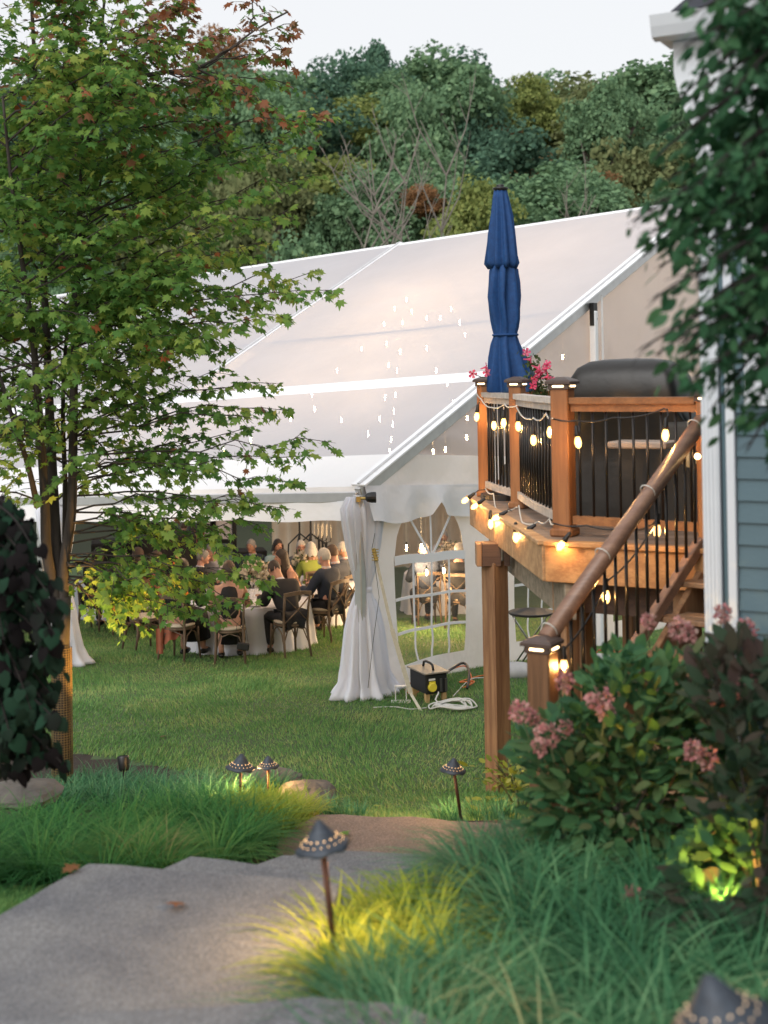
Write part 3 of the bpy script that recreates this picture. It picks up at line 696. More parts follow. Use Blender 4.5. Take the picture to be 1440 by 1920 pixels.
# ---------------------------------------------------------------- corner spotlight, ratchet strap
c0 = E0 + Vector((.05, -.1, -.13))
t = thing('corner_spotlight', 'small black clamp spotlight fixed at the tent corner', 'spotlight', c0)
mb = MB(); mb.lathe(c0 + Vector((.1, 0, .01)), [(.03, -.07), (.05, -.05), (.062, .0), (.062, .05), (.05, .055)], 14, Matrix.Rotation(PI/2, 3, 'Y'), cap=True); part(mb, 'lamp_housing', M['black'], t)
mb = MB(); mb.tube([c0 + Vector((-.06, .02, 0)), c0 + Vector((.06, 0, 0))], .018, 8); mb.box(c0 + Vector((-.05, .02, -.01)), (.05, .05, .06)); part(mb, 'clamp', mat('brass', (.5, .35, .12), rough=.4, metal=.7), t)
M['strap'] = mat('cream_webbing', (.55, .52, .42), (.45, .42, .33), 30, .8)
a = P(703, 1040, 14.9); b = P(748, 1290, 14.75); mid = P(735, 1180, 14.8)
t = thing('ratchet_strap', 'cream webbing strap with a brass ratchet running down to the grass beside the corner curtain', 'strap', (b.x, b.y, b.z))
mb = MB(); mb.beam(a, mid, .035, .004, up=(0, 1, 0)); mb.beam(mid, P(770, 1300, 14.7), .05, .006, up=(0, 1, 0)); mb.beam(P(770, 1300, 14.7), P(790, 1334, 14.5), .03, .006, up=(0, 1, 0)); part(mb, 'webbing', M['strap'], t)
mb = MB(); mb.beam(P(700, 1028, 14.88), P(706, 1052, 14.86), .045, .03, up=(0, 1, 0), bev=.006)
for k in range(5): mb.tube([P(697, 1030 + 5*k, 14.84), P(710, 1030 + 5*k, 14.84)], .006, 5)
part(mb, 'ratchet', mat('ratchet_brass', (.45, .33, .1), (.1, .08, .03), 60, .4, .8), t)
mb = MB(); mb.tube([P(697, 1030, 14.9), P(703, 1000, 14.95)], .004, 4); mb.tube([P(702, 1052, 14.86), P(711, 1120, 14.85), P(700, 1200, 14.85), P(690, 1290, 14.82)], .004, 4); part(mb, 'cord', M['black'], t)
t = thing('base_plate', 'white steel tent foot bracket standing beside the corner curtain', 'bracket', PG(752, 1318))
q = PG(752, 1318); mb = MB(); R_ = Matrix.Rotation(-.3, 3, 'Z')
mb.beam(q + Vector((-.06, 0, 0)), q + Vector((-.06, 0, .2)), .05, .012, bev=.003); mb.beam(q + Vector((.06, 0, 0)), q + Vector((.06, 0, .2)), .012, .012); mb.box(q + Vector((0, 0, .19)), (.14, .06, .012)); mb.box(q + Vector((0, 0, .006)), (.22, .2, .012)); part(mb, 'plate', M['white_metal'], t)

# ---------------------------------------------------------------- bistro strings inside the tent
M['bulb_in'] = glow('warm_bulb_inside', (1, .62, .28), 130)
def under_roof(x, y, drop=.55):
    """where a photo pixel meets a plane a little below the near roof slope"""
    n = (ridge(0) - eave(0)).cross(d1).normalized(); o = eave(0) - Vector((0, 0, drop)); u, v = ray(x, y); d = Vector((u, 1, -v)); e = Vector((0, 0, EYE))
    return e + d*((o - e).dot(n)/d.dot(n))
strands = [[(762, 558), (755, 600), (758, 625), (750, 655), (744, 690), (741, 735), (738, 765), (736, 790), (733, 818), (731, 842)],
           [(720, 603), (725, 640), (728, 680), (722, 740), (712, 780)], [(800, 592), (792, 622), (800, 648), (818, 690), (838, 715), (850, 750)],
           [(872, 622), (862, 600), (846, 575)], [(678, 650), (632, 690), (585, 735), (590, 762), (640, 782), (690, 808)], [(420, 840), (470, 820), (360, 868), (300, 800), (545, 780)],
           [(825, 592), (772, 580), (740, 575)]]
def bulb_glass(name, col, st, tr):
    m, n, l, b = _mat(name); e = n.new('ShaderNodeEmission'); e.inputs[0].default_value = (*col, 1); e.inputs[1].default_value = st; t = n.new('ShaderNodeBsdfTransparent'); x = n.new('ShaderNodeMixShader'); x.inputs[0].default_value = tr
    l.new(e.outputs[0], x.inputs[1]); l.new(t.outputs[0], x.inputs[2]); l.new(x.outputs[0], n.get('Material Output').inputs[0]); return m
def bulb_mesh(r=.028):
    mb = MB(); mb.lathe((0, 0, 0), [(.012, .0), (r*.8, -.02), (r, -.045), (r*.75, -.072), (.004, -.085)], 8, cap=True); return mb.mesh('bulb', smooth=True)
bm_in = bulb_mesh(.013); bm_in.materials.append(M['bulb_in']); cap_m = MB().tube([(0, 0, 0), (0, 0, .05)], .014, 6).mesh('socket'); cap_m.materials.append(M['black'])
orders = ['longest', 'short inner', 'curving right', 'short upper right', 'long left', 'farthest left', 'topmost']
for st, od in zip(strands, orders):
    pts = [under_roof(*p) for p in st]
    t = thing('string_light', f'{od} strand of warm bulbs glowing through the frosted tent roof', 'string lights', pts[0], 0, 'strands of bulbs inside the tent')
    mb = MB(); mb.tube([p + Vector((0, 0, .06)) for p in pts], .006, 4); part(mb, 'cable', M['cable_white'], t)
    for p in pts:
        b = link('bulb', bm_in, None, t); b.location = p - t.location
    ld = bpy.data.lights.new('strand_glow', 'POINT'); ld.energy = 11; ld.color = (1, .66, .36); ld.shadow_soft_size = .15; o = bpy.data.objects.new('strand_light', ld); COL.objects.link(o); o.parent = t; o.location = pts[len(pts)//2] - t.location + Vector((0, 0, -.9))
# chandelier-like cluster of candles and bulbs seen through the window and the open gable
for k, (x, y, D) in enumerate([(762, 1022, 22), (790, 1020, 23), (800, 1068, 21), (832, 1065, 22), (835, 838, 24), (812, 842, 25), (875, 815, 23), (876, 780, 26), (1055, 665, 25), (866, 1062, 23)]):
    p = P(x, y, D); t = thing('hanging_bulb', 'warm bare bulb hanging inside the tent', 'bulb', p, 0, 'loose bulbs inside the tent')
    t['label'] = ('warm bare bulb seen through the arched window, ' + ORD[sorted([762, 790, 800, 832, 866]).index(x)]) if y > 900 else ('warm bare bulb seen through the clear gable, ' + ORD[sorted([835, 812, 875, 876, 1055]).index(x)])
    b = link('bulb', bm_in, None, t); c = link('socket', cap_m, None, t); b.scale = (1.1,)*3
    if k in (1, 3, 4, 8): ld = bpy.data.lights.new('bulb_glow', 'POINT'); ld.energy = 110; ld.color = (1, .62, .3); ld.shadow_soft_size = .1; o = bpy.data.objects.new('bulb_light', ld); COL.objects.link(o); o.parent = t; o.location = (0, 0, -.25)
    mb = MB(); mb.tube([p + Vector((0, 0, .04)), p + Vector((0, 0, .9))], .004, 4); part(mb, 'cable', M['cable_white'], t)
# ================================================================ timber deck
def wood(name, c1, c2, ang=0.0, vert=False, rough=.6, sc_=14, bump=.35, knots=None):
    knots = 'comp' not in name and 'hand' not in name
    m, n, l, b = _mat(name); tc = n.new('ShaderNodeTexCoord'); mp = n.new('ShaderNodeMapping')
    mp.inputs['Rotation'].default_value = (0, 0, -ang); mp.inputs['Scale'].default_value = (1, 1, .05) if vert else (.05, 1, 1)
    l.new(tc.outputs['Object'], mp.inputs[0]); t = _noise(n, l, sc_, 6, mp.outputs[0], .65); w = _noise(n, l, sc_*6, 3, mp.outputs[0])
    a = n.new('ShaderNodeMath'); a.operation = 'MULTIPLY_ADD'; l.new(w.outputs['Fac'], a.inputs[0]); a.inputs[1].default_value = .4; l.new(t.outputs['Fac'], a.inputs[2])
    r = _ramp(n, l, a.outputs[0], [(.45, tuple(x*.8 for x in c2)), (.62, c2), (.78, c1), (.98, tuple(x*1.2 for x in c1))])
    kt = n.new('ShaderNodeTexVoronoi'); kt.inputs['Scale'].default_value = 3.1; m2_ = n.new('ShaderNodeMapping'); m2_.inputs['Rotation'].default_value = (0, 0, -ang); m2_.inputs['Scale'].default_value = (1, 1, .5) if vert else (.5, 1, 1); l.new(tc.outputs['Object'], m2_.inputs[0]); l.new(m2_.outputs[0], kt.inputs['Vector'])
    kr = _ramp(n, l, kt.outputs['Distance'], [(.0, (.35, .3, .28)), (.045, (.55, .5, .45)), (.07, (1, 1, 1))]); km = n.new('ShaderNodeMix'); km.data_type = 'RGBA'; km.blend_type = 'MULTIPLY'; km.inputs[0].default_value = 1 if knots else 0
    l.new(r.outputs[0], km.inputs[6]); l.new(kr.outputs[0], km.inputs[7])
    oi = n.new('ShaderNodeObjectInfo'); hs = n.new('ShaderNodeHueSaturation'); mr = n.new('ShaderNodeMapRange'); mr.inputs[3].default_value = .82; mr.inputs[4].default_value = 1.14
    l.new(oi.outputs['Random'], mr.inputs[0]); l.new(mr.outputs[0], hs.inputs['Value']); l.new(km.outputs[2], hs.inputs['Color']); l.new(hs.outputs[0], b.inputs['Base Color'])
    b.inputs['Roughness'].default_value = rough
    bp = n.new('ShaderNodeBump'); bp.inputs['Strength'].default_value = bump; bp.inputs['Distance'].default_value = .004; l.new(a.outputs[0], bp.inputs['Height']); l.new(bp.outputs[0], b.inputs['Normal'])
    return m
DZ = EYE - 1.19                                                   # top of the deck floor
A_, B_, C_ = Vector((.84, 12.85)), Vector((1.12, 9.35)), Vector((2.35, 8.64))
angAB = math.atan2(B_.y-A_.y, B_.x-A_.x); angBC = math.atan2(C_.y-B_.y, C_.x-B_.x)
M['pine_v'] = wood('pine_post', (.30, .17, .085), (.2, .1, .05), vert=True)
M['pine_ab'] = wood('pine_fascia_side', (.46, .28, .14), (.34, .19, .09), angAB)
M['pine_bc'] = wood('pine_fascia_front', (.5, .26, .1), (.38, .18, .065), angBC)
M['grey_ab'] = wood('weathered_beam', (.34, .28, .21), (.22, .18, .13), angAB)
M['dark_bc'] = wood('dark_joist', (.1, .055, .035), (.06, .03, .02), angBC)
M['comp_v'] = wood('composite_post', (.29, .125, .045), (.22, .09, .032), vert=True, rough=.5, bump=.1)
M['comp_bc'] = wood('composite_rail', (.29, .13, .048), (.22, .095, .035), angBC, rough=.45, bump=.1)
M['comp_pale'] = wood('pale_composite_rail', (.52, .47, .42), (.42, .37, .33), angAB, rough=.5, bump=.1)  # sky sheen on the same brown composite, put into a paler colour
M['floor'] = wood('deck_boards', (.28, .2, .15), (.19, .135, .1), angBC, rough=.65)
M['tread'] = wood('stair_treads', (.3, .18, .1), (.2, .115, .065), math.atan2(-.68, .73), rough=.6)
M['handrail'] = wood('brown_handrail', (.29, .17, .115), (.23, .13, .09), 0, rough=.4, bump=.15)
M['baluster'] = mat('black_baluster', (.012, .011, .011), rough=.3, metal=.3)
M['cap'] = mat('dark_brown_cap', (.085, .055, .045), (.06, .04, .032), 20, .45)
M['cap_light'] = glow('cap_light_lens', (1, .72, .38), 4)
M['bulb'] = glow('warm_filament', (1, .50, .15), 1300)
M['bulb_glass'] = bulb_glass('glowing_amber_glass', (1, .56, .16), 5.0, .5)  # glow of the clear glass stands for the lens halo round the filament
deck = thing('timber_deck', 'raised timber deck with black balusters and warm string lights beside the blue house', 'deck', (B_.x, B_.y, G(B_.y)))
def clip(poly, nx, ny, d):                                        # keep nx*x + ny*y <= d
    out = []
    for i in range(len(poly)):
        p, q = poly[i], poly[(i+1) % len(poly)]; a, b = nx*p[0]+ny*p[1]-d, nx*q[0]+ny*q[1]-d
        if a <= 0: out.append(p)
        if (a < 0) != (b < 0) and a != b: t = a/(a-b); out.append((p[0]+(q[0]-p[0])*t, p[1]+(q[1]-p[1])*t))
    return out
uBC = (C_ - B_).normalized(); nBC = Vector((-uBC.y, uBC.x))       # nBC points away from the camera
poly = [tuple(A_), tuple(B_), tuple(C_), (4.6, 10.6), (4.2, 13.6), (1.6, 13.6)]
lo = min(Vector(p).dot(nBC) for p in poly); hi = max(Vector(p).dot(nBC) for p in poly); w = .139; k = lo
while k < hi:
    q = clip(clip(poly, nBC.x, nBC.y, k + w - .005), -nBC.x, -nBC.y, -(k))
    if len(q) > 2:
        mb = MB(); mb.prism(q, DZ - .028, DZ); part(mb, 'floor_board', M['floor'], deck)
    k += w
def v3(p, z): return Vector((p[0], p[1], z))
uAB = (B_ - A_).normalized(); nAB = Vector((-uAB.y, uAB.x)); nAB = nAB if nAB.x < 0 else -nAB   # outward (left)
nO = -nBC                                                         # outward of the front edge
mb = MB(); mb.beam(v3(A_ + nAB*.02, DZ - .16), v3(B_ + nAB*.02 + uAB*.02, DZ - .16), .04, .25, bev=.004); part(mb, 'fascia', M['pine_ab'], deck)
mb = MB(); mb.beam(v3(A_ + nAB*.03, DZ - .014), v3(B_ + nAB*.03 + uAB*.03, DZ - .014), .09, .034, bev=.006); part(mb, 'edge_board', M['pine_ab'], deck)
mb = MB(); mb.beam(v3(B_ + nO*.022, DZ - .16), v3(C_ + nO*.022, DZ - .16), .04, .252, bev=.004); part(mb, 'fascia', M['pine_bc'], deck)
mb = MB(); mb.beam(v3(B_ + nO*.03, DZ - .015), v3(C_ + nO*.03, DZ - .015), .09, .036, bev=.006); part(mb, 'edge_board', M['pine_bc'], deck)
Ai = A_ - nAB*.05
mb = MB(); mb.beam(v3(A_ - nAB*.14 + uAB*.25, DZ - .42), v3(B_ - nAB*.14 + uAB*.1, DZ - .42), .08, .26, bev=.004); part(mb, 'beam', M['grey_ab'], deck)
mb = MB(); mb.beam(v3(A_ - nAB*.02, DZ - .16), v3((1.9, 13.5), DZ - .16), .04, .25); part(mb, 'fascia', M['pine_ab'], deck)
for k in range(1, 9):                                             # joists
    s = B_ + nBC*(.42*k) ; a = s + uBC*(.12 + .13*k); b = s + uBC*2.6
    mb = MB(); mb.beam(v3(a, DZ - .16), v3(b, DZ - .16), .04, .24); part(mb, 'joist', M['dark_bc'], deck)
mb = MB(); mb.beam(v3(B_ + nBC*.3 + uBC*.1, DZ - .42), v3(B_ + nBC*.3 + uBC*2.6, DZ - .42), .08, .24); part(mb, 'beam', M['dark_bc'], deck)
def ground_post(px, D, w, zt, rot, m='pine_v', nm='support_post', zoff=0):
    u, _ = ray(px, 1200); p = Vector((u*D, D)); g0 = G(D) + zoff; mb = MB(); mb.bbox((p.x, p.y, (g0 - .05 + zt)/2), (w, w, zt - g0 + .05), Matrix.Rotation(rot, 3, 'Z'), .008); part(mb, nm, M[m], deck); return p
sp = ground_post(930, 11.3, .165, DZ - .42, .62)
for off, w_, m_ in ((-.135, .045, 'pine_v'), (-.03, .16, 'dark_bc'), (.1, .05, 'dark_bc')):      # saddle round the post head; the dark middle block stands for the shaded gap
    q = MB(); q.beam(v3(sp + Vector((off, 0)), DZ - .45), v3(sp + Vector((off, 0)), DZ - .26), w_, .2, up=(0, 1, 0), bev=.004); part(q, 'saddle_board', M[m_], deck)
ground_post(1062, 9.65, .14, DZ - .3, .62, 'pine_v'); ground_post(1098, 9.95, .11, DZ - .3, .62, 'pine_v'); ground_post(1186, 12.6, .14, DZ - .3, .62, 'pine_v'); ground_post(1290, 9.0, .14, DZ - .3, .62)
# railing posts
RT = 1.0
def newel(p, z0, z1, w, rot, parent=deck, m='comp_v', skirt=True, lights=True, nm='railing_post'):
    R = Matrix.Rotation(rot, 3, 'Z'); mb = MB(); mb.bbox((p[0], p[1], (z0+z1)/2), (w, w, z1-z0), R, .007); ps = part(mb, nm, M[m], parent)
    if skirt: mb = MB(); mb.bbox((p[0], p[1], z0 + .03), (w + .035, w + .035, .06), R, .012); part(mb, 'skirt', M[m], ps)
    mb = MB(); c = Vector((p[0], p[1], z1)); W = w + .055
    vs = []; 
    for z, ww in ((0, W), (.018, W), (.03, W*.86), (.05, W*.3)):
        for x, y in ((-1, -1), (1, -1), (1, 1), (-1, 1)): vs.append(c + R @ Vector((x*ww/2, y*ww/2, z)))
    mb.add(vs, [(3, 2, 1, 0), (12, 13, 14, 15)] + [(r*4+i, r*4+(i+1) % 4, r*4+4+(i+1) % 4, r*4+4+i) for r in range(3) for i in range(4)]); part(mb, 'cap', M['cap'], ps)
    mb = MB(); mb.bbox((p[0], p[1], z1 - .02), (w + .02, w + .02, .04), R, .004); part(mb, 'cap_collar', M['cap'], ps)
    if lights:
        for i in range(4):
            Ri = R @ Matrix.Rotation(i*PI/2, 3, 'Z'); q = MB(); q.bbox(c + Ri @ Vector((0, -(w + .02)/2 - .004, -.016)), (w*.62, .01, .012), Ri, .003); part(q, 'cap_light', M['cap_light'], ps)
    return ps
p1, p2, p3 = Vector((.955, 12.72)), Vector((1.15, 11.55)), Vector((1.275, 9.56))
rotp = angBC
newel(p1, DZ, DZ + 1.09, .115, rotp); newel(p2, DZ, DZ + 1.09, .115, rotp); newel(p3, DZ, DZ + 1.09, .135, rotp)
p4 = B_ + uBC*1.12 + nBC*.12
newel(p4, DZ, DZ + 1.0, .12, rotp)
def railing(pts, mt, n_bal, parent=deck, zt=.97, zb=.12, wide=.1):
    pts = [Vector(p) for p in pts]; segs = list(zip(pts[:-1], pts[1:])); tot = sum((b-a).length for a, b in segs)
    def at(t):
        d = t*tot
        for a, b in segs:
            L = (b-a).length
            if d <= L + 1e-6: return a.lerp(b, d/L)
            d -= L
        return pts[-1]
    for nm, z, w, h in (('top_rail', zt, wide, .045), ('under_rail', zt - .05, .05, .055), ('bottom_rail', zb, .055, .06)):
        mb = MB(); prof = [(-w/2, -h/2), (w/2, -h/2), (w/2, h/2), (-w/2, h/2)]; vs = []; fs = []; N = 16
        for i in range(N+1):
            p = at(i/N); d = (at(min(1, i/N+.01)) - at(max(0, i/N-.01))).normalized(); nn = Vector((-d.y, d.x))
            for x, z_ in prof: q = p + nn*x; vs.append((q.x, q.y, DZ + z + z_))
        for i in range(N):
            for k in range(4): j = (k+1) % 4; fs.append((i*4+k, i*4+j, i*4+4+j, i*4+4+k))
        fs += [(3, 2, 1, 0), (N*4, N*4+1, N*4+2, N*4+3)]; mb.add(vs, fs); part(mb, nm, mt, parent)
    for i in range(n_bal):
        p = at((i+.5)/n_bal); mb = MB(); mb.tube([(p.x, p.y, DZ + zb + .02), (p.x, p.y, DZ + zt - .06)], .0095, 6); part(mb, 'baluster', M['baluster'], parent, smooth=True)
def bow(a, b, k=.05):
    m = []; d = (b-a); nn = Vector((-d.y, d.x)).normalized(); nn = nn if nn.x < 0 else -nn
    for i in range(9): t = i/8; m.append(a + d*t + nn*k*4*t*(1-t)*.5)
    return m
dd = (p2-p1).normalized(); railing(bow(p1 + dd*.07, p2 - dd*.07, .03), M['comp_pale'], 9)
dd = (p3-p2).normalized(); railing(bow(p2 + dd*.07, p3 - dd*.08, .05), M['comp_pale'], 16)
dd = (p4-p3).normalized(); railing([p3 + dd*.08, p4 - dd*.07], M['comp_bc'], 9)
p5 = Vector((3.9, 13.2)); railing([p1 + Vector((.1, .03)), p5], M['comp_bc'], 26)

# ================================================================ stairs
stairs = thing('deck_stairs', 'wooden stairs with open risers climbing from the path to the deck', 'stairs', (.855, 7.5, G(7.5)))
T0 = Vector((2.07, 8.8)); N0 = Vector((.862, 7.52)); dn = (N0 - T0).normalized(); wd = Vector((.73, -.68)).normalized()
z_top, z_bot = DZ + .84, EYE - 1.52
M['newel'] = wood('composite_newel', (.17, .085, .04), (.12, .06, .028), vert=True, rough=.5)  # shade on the bottom post is put into this darker composite brown
newel(N0, G(7.5) - .1, EYE - 1.545, .135, rotp, stairs, m='newel', nm='newel_post', skirt=False)
def hand(a, b, za, zb, off=0):
    mb = MB(); a3, b3 = v3(a, za), v3(b, zb); d = (b3-a3); L = d.length; y = d/L; x = y.cross(Vector((0, 0, 1))).normalized(); z = x.cross(y)
    prof = [(-.03, -.042), (.03, -.042), (.042, -.02), (.045, .015), (.034, .04), (.0, .048), (-.034, .04), (-.045, .015), (-.042, -.02)]; vs = []
    for p in (a3, b3): vs += [p + x*u + z*v for u, v in prof]
    n = len(prof); mb.add(vs, [(i, (i+1) % n, n+(i+1) % n, n+i) for i in range(n)] + [tuple(range(n))[::-1], tuple(range(n, 2*n))]); return mb
part(hand(T0 - dn*.05, N0 - dn*.04, z_top, z_bot), 'handrail', M['handrail'], stairs, smooth=True)
lowdrop = .80
mb = MB(); mb.beam(v3(T0, z_top - lowdrop), v3(N0 - dn*.1, z_bot - lowdrop + .02), .06, .08, bev=.006); part(mb, 'bottom_rail', M['handrail'], stairs)
for i in range(15):
    t = (i+.6)/15; p = T0.lerp(N0, t); z = z_top + (z_bot-z_top)*t; mb = MB(); mb.tube([(p.x, p.y, z - lowdrop + .03), (p.x, p.y, z - .05)], .0105, 6); part(mb, 'baluster', M['baluster'], stairs, smooth=True)
NR = 8; rise = (DZ - (G(7.2)+.02))/NR; run = (T0-N0).length/(NR-1)
for side in (.03, 1.02):
    mb = MB(); a = T0 + wd*side; b = N0 + wd*side; mb.beam(v3(a, DZ - .25), v3(b, DZ - .25 - rise*(NR-1)), .045, .27, bev=.004); part(mb, 'stringer', M['pine_v'], stairs)
for i in range(NR-1):
    c = T0 + dn*(run*(i+.55)) + wd*.52; z = DZ - rise*(i+1)
    for q in (0, 1):
        cc = c + dn*(-.068 + .137*q); mb = MB(); mb.bbox((cc.x, cc.y, z - .016), (1.06, .13, .034), Matrix.Rotation(math.atan2(wd.y, wd.x), 3, 'Z'), .006); part(mb, 'tread', M['tread'], stairs)
    if i in (1, 3, 5):
        cc = c + dn*(-.11); mb = MB(); mb.bbox((cc.x, cc.y, z + .09), (.06, .014, .03), Matrix.Rotation(math.atan2(wd.y, wd.x), 3, 'Z'), .003); part(mb, 'step_light', M['cap_light'], stairs)
for s_ in (0.0, .33, .62, .93):                                   # pale cable ties round the handrail
    a = T0.lerp(N0, s_ + .03); z = z_top + (z_bot-z_top)*(s_+.03); mb = MB(); x = Vector((dn.x, dn.y, (z_bot-z_top)/(T0-N0).length)).normalized(); sx = x.cross(Vector((0, 0, 1))).normalized(); sz = sx.cross(x)
    mb.tube([v3(a, z) + sx*.049*math.cos(t) + sz*.052*math.sin(t) for t in np.linspace(0, 2*PI, 13)], .004, 4, cap=False); part(mb, 'cable_tie', M['cable_white'], stairs)

# ================================================================ string lights on the deck
bulb_me = bulb_mesh(.025); bulb_me.materials.append(M['bulb_glass'])
fil_me = MB().ball((0, 0, -.042), (.007, .007, .018), 6, 5).mesh('filament'); fil_me.materials.append(M['bulb'])
sock = MB(); sock.lathe((0, 0, 0), [(.009, .075), (.014, .06), (.016, .03), (.02, .012), (.018, -.004)], 8, cap=True); sock_me = sock.mesh('socket', smooth=True); sock_me.materials.append(M['black'])
def deck_string(label, cord, cm, bulbs, r=.006):
    t = thing('string_light', label, 'string lights', cord[0], 0, 'string lights on the deck'); mb = MB()
    pts = []
    for a, b in zip(cord[:-1], cord[1:]):
        L = (b-a).length; n = max(3, int(L/.05))
        for i in range(n): q = a.lerp(b, i/n); q.z -= .10*L*4*(i/n)*(1-i/n)*.6; pts.append(q)
    pts.append(cord[-1]); mb.tube(pts, r, 5); part(mb, 'cord', cm, t, smooth=True)
    for p, up, tilt in bulbs:
        R = Matrix.Rotation(tilt, 4, 'Y') @ Matrix.Rotation(tilt*.4, 4, 'X')
        b = link('bulb', bulb_me, None, t); b.matrix_local = Matrix.Translation(p - t.location) @ R; link('filament', fil_me, None, b)
        s = link('socket', sock_me, None, t); s.matrix_local = Matrix.Translation(p - t.location) @ R
        if up is not None: q = MB(); q.tube([p + Vector(R @ Vector((0, 0, .07))), (p + up)/2 + Vector((.012, 0, .03)), up], .004, 4); part(q, 'drop_cord', M['black'], t)
def bp(x, y, D): return P(x, y - 11, D)
def up_(x, y, D): return P(x, y, D)
deck_string('pale cord of bulbs looped along the curved rail between first and middle cap post',
            [P(893, 737, 12.55), P(902, 748, 12.4), P(922, 764, 12.0), P(946, 757, 11.7), P(957, 763, 11.45), P(970, 760, 11.35)], M['cable_white'],
            [(bp(894.7, 784, 12.5), up_(899, 750, 12.4), .1), (bp(926, 800, 12.1), up_(924, 766, 12.0), 0), (bp(944.5, 795, 11.8), up_(944, 760, 11.7), .05)])
deck_string('pale cord of bulbs zigzagging between the middle cap post and the thick corner post',
            [P(968, 762, 11.3), P(993, 785, 10.7), P(1000, 783, 10.5), P(1024, 775, 9.9), P(1036, 784, 9.5)], M['cable_white'],
            [(bp(971, 801, 11.25), up_(969, 763, 11.3), -.05), (bp(1000, 826, 10.4), up_(997, 785, 10.5), 0), (bp(1032, 810, 9.6), up_(1030, 778, 9.7), .05)])
deck_string('dark cord with two large bulbs across the grill side railing',
            [P(1037, 785, 9.4), P(1082, 789, 9.32), P(1150, 783, 9.15), P(1246, 766, 8.95), P(1252, 768, 8.9)], M['black'],
            [(bp(1082.5, 829, 9.25), up_(1085, 790, 9.3), -.1), (bp(1248, 815, 8.85), up_(1251, 770, 8.9), .05)])
deck_string('tangled pale cord of bulbs along the edge of the deck floor',
            [P(910, 916, 12.4), P(925, 925, 12.0), P(930, 953, 11.6), P(968, 951, 11.1), P(973, 948, 10.9), P(980, 980, 10.4), P(1010, 978, 10.1), P(1030, 973, 9.7), P(1037, 983, 9.4)], M['cable_white'],
            [(P(879, 933, 12.3), P(910, 918, 12.4), .9), (P(897, 944, 11.9), P(915, 930, 12.0), .9), (bp(920, 984, 11.3), P(918, 957, 11.4), 0), (P(938, 966, 11.0), P(960, 958, 11.1), 1.0),
             (bp(967, 1008, 10.3), P(968, 982, 10.35), 0), (P(990, 993, 10.0), P(1005, 985, 10.1), .95)])
deck_string('dark cord of bulbs along the front edge of the deck and down the stairs',
            [P(1037, 981, 9.35), P(1100, 985, 9.25), P(1180, 990, 9.1), P(1232, 975, 8.6), P(1140, 1088, 8.1), P(1060, 1215, 7.6)], M['black'],
            [(P(1058, 1014, 9.2), P(1066, 1000, 9.25), .6), (bp(1232.5, 994, 8.55), P(1236, 965, 8.6), .05), (bp(1136, 1117, 8.05), P(1140, 1088, 8.1), 0), (bp(1057, 1247, 7.55), P(1060, 1217, 7.6), 0)])
# round warm lamp under the far side of the deck and the disc seen by the top of the stairs
t = thing('post_lamp', 'small round warm lamp on the deck post by the house corner', 'lamp', P(1309, 856, 8.62))
mb = MB(); mb.lathe(P(1309, 856, 8.62), [(.0, .012), (.012, .01), (.018, 0), (.02, -.02)], 12, Matrix.Rotation(PI/2, 3, 'X')); part(mb, 'lens', glow('post_lamp_lens', (1, .62, .25), 8), t)
t = thing('gas_bottle_valve', 'pale disc shaped lid seen behind the top of the stairs', 'lid', P(1291, 862, 9.8))
mb = MB(); mb.lathe(P(1291, 862, 9.8), [(.0, .0), (.05, .004), (.058, .01), (.055, .03), (0, .04)], 16, Matrix.Rotation(PI/2, 3, 'X')); part(mb, 'lid', mat('cream_lid', (.65, .5, .28)), t)

# ================================================================ closed umbrella
M['navy'] = mat('navy_canvas', (.006, .062, .21), (.004, .04, .15), 30, .75, bump=.2, bscale=120)
uD = 12.45; ub = P(950, 735, uD); ux, uy = ub.x, uD
umb = thing('patio_umbrella', 'closed navy blue patio umbrella tied with a strap on the deck', 'umbrella', (ux, uy, DZ))
mb = MB(); mb.tube([(ux, uy, DZ), (ux, uy, P(937, 352, uD).z)], .022, 8); part(mb, 'pole', M['black'], umb)
def cloth_ring(prof, seed, folds=9, twist=.5):
    r_ = random.Random(seed); ph = r_.uniform(0, 6); n = 60; mb = MB(); vs = []; fs = []
    for x0, x1, y, amp in prof:
        a0, a1 = P(x0, y, uD), P(x1, y, uD); c = (a0+a1)/2; R = (a1.x-a0.x)/2
        for k in range(n):
            a = 2*PI*k/n; amp *= 1.0; f_ = (1 + .5*amp*math.sin(3*a + y*.035 + seed) + 1.5*amp*math.sin(folds*a + ph + y*.004*twist) + amp*.5*math.sin((folds*2+1)*a + y*.01))/(1 + amp*.6); vs.append((c.x + R*f_*math.cos(a), uy + R*.85*f_*math.sin(a), a0.z + .01*math.sin(a*4)*amp))
    for j in range(len(prof)-1):
        for k in range(n): q = (k+1) % n; fs.append((j*n+k, j*n+q, (j+1)*n+q, (j+1)*n+k))
    mb.add(vs, fs); return mb
part(cloth_ring([(932, 945, 355, .02), (926, 950, 357, .05), (924, 953, 372, .08), (921, 960, 405, .12), (918, 965, 440, .14), (915, 970, 480, .16), (914, 973, 494, .18), (920, 968, 504, .2), (926, 960, 502, .1)], 1), 'top_canopy', M['navy'], umb, smooth=True)
part(cloth_ring([(926, 960, 496, .1), (919, 967, 506, .16), (917, 969, 530, .2), (914, 970, 556, .24), (917, 971, 580, .2), (921, 972, 600, .18), (924, 971, 615, .12), (926, 969, 627, .05), (926, 969, 630, .05), (922, 972, 645, .12), (918, 980, 670, .16), (915, 990, 700, .2), (913, 1000, 733, .24), (917, 996, 736, .2)], 2, 7), 'canopy', M['navy'], umb, smooth=True)
a, b = P(925.5, 628, uD), P(969.5, 628, uD); c = (a+b)/2; R_ = (b.x-a.x)/2 + .004
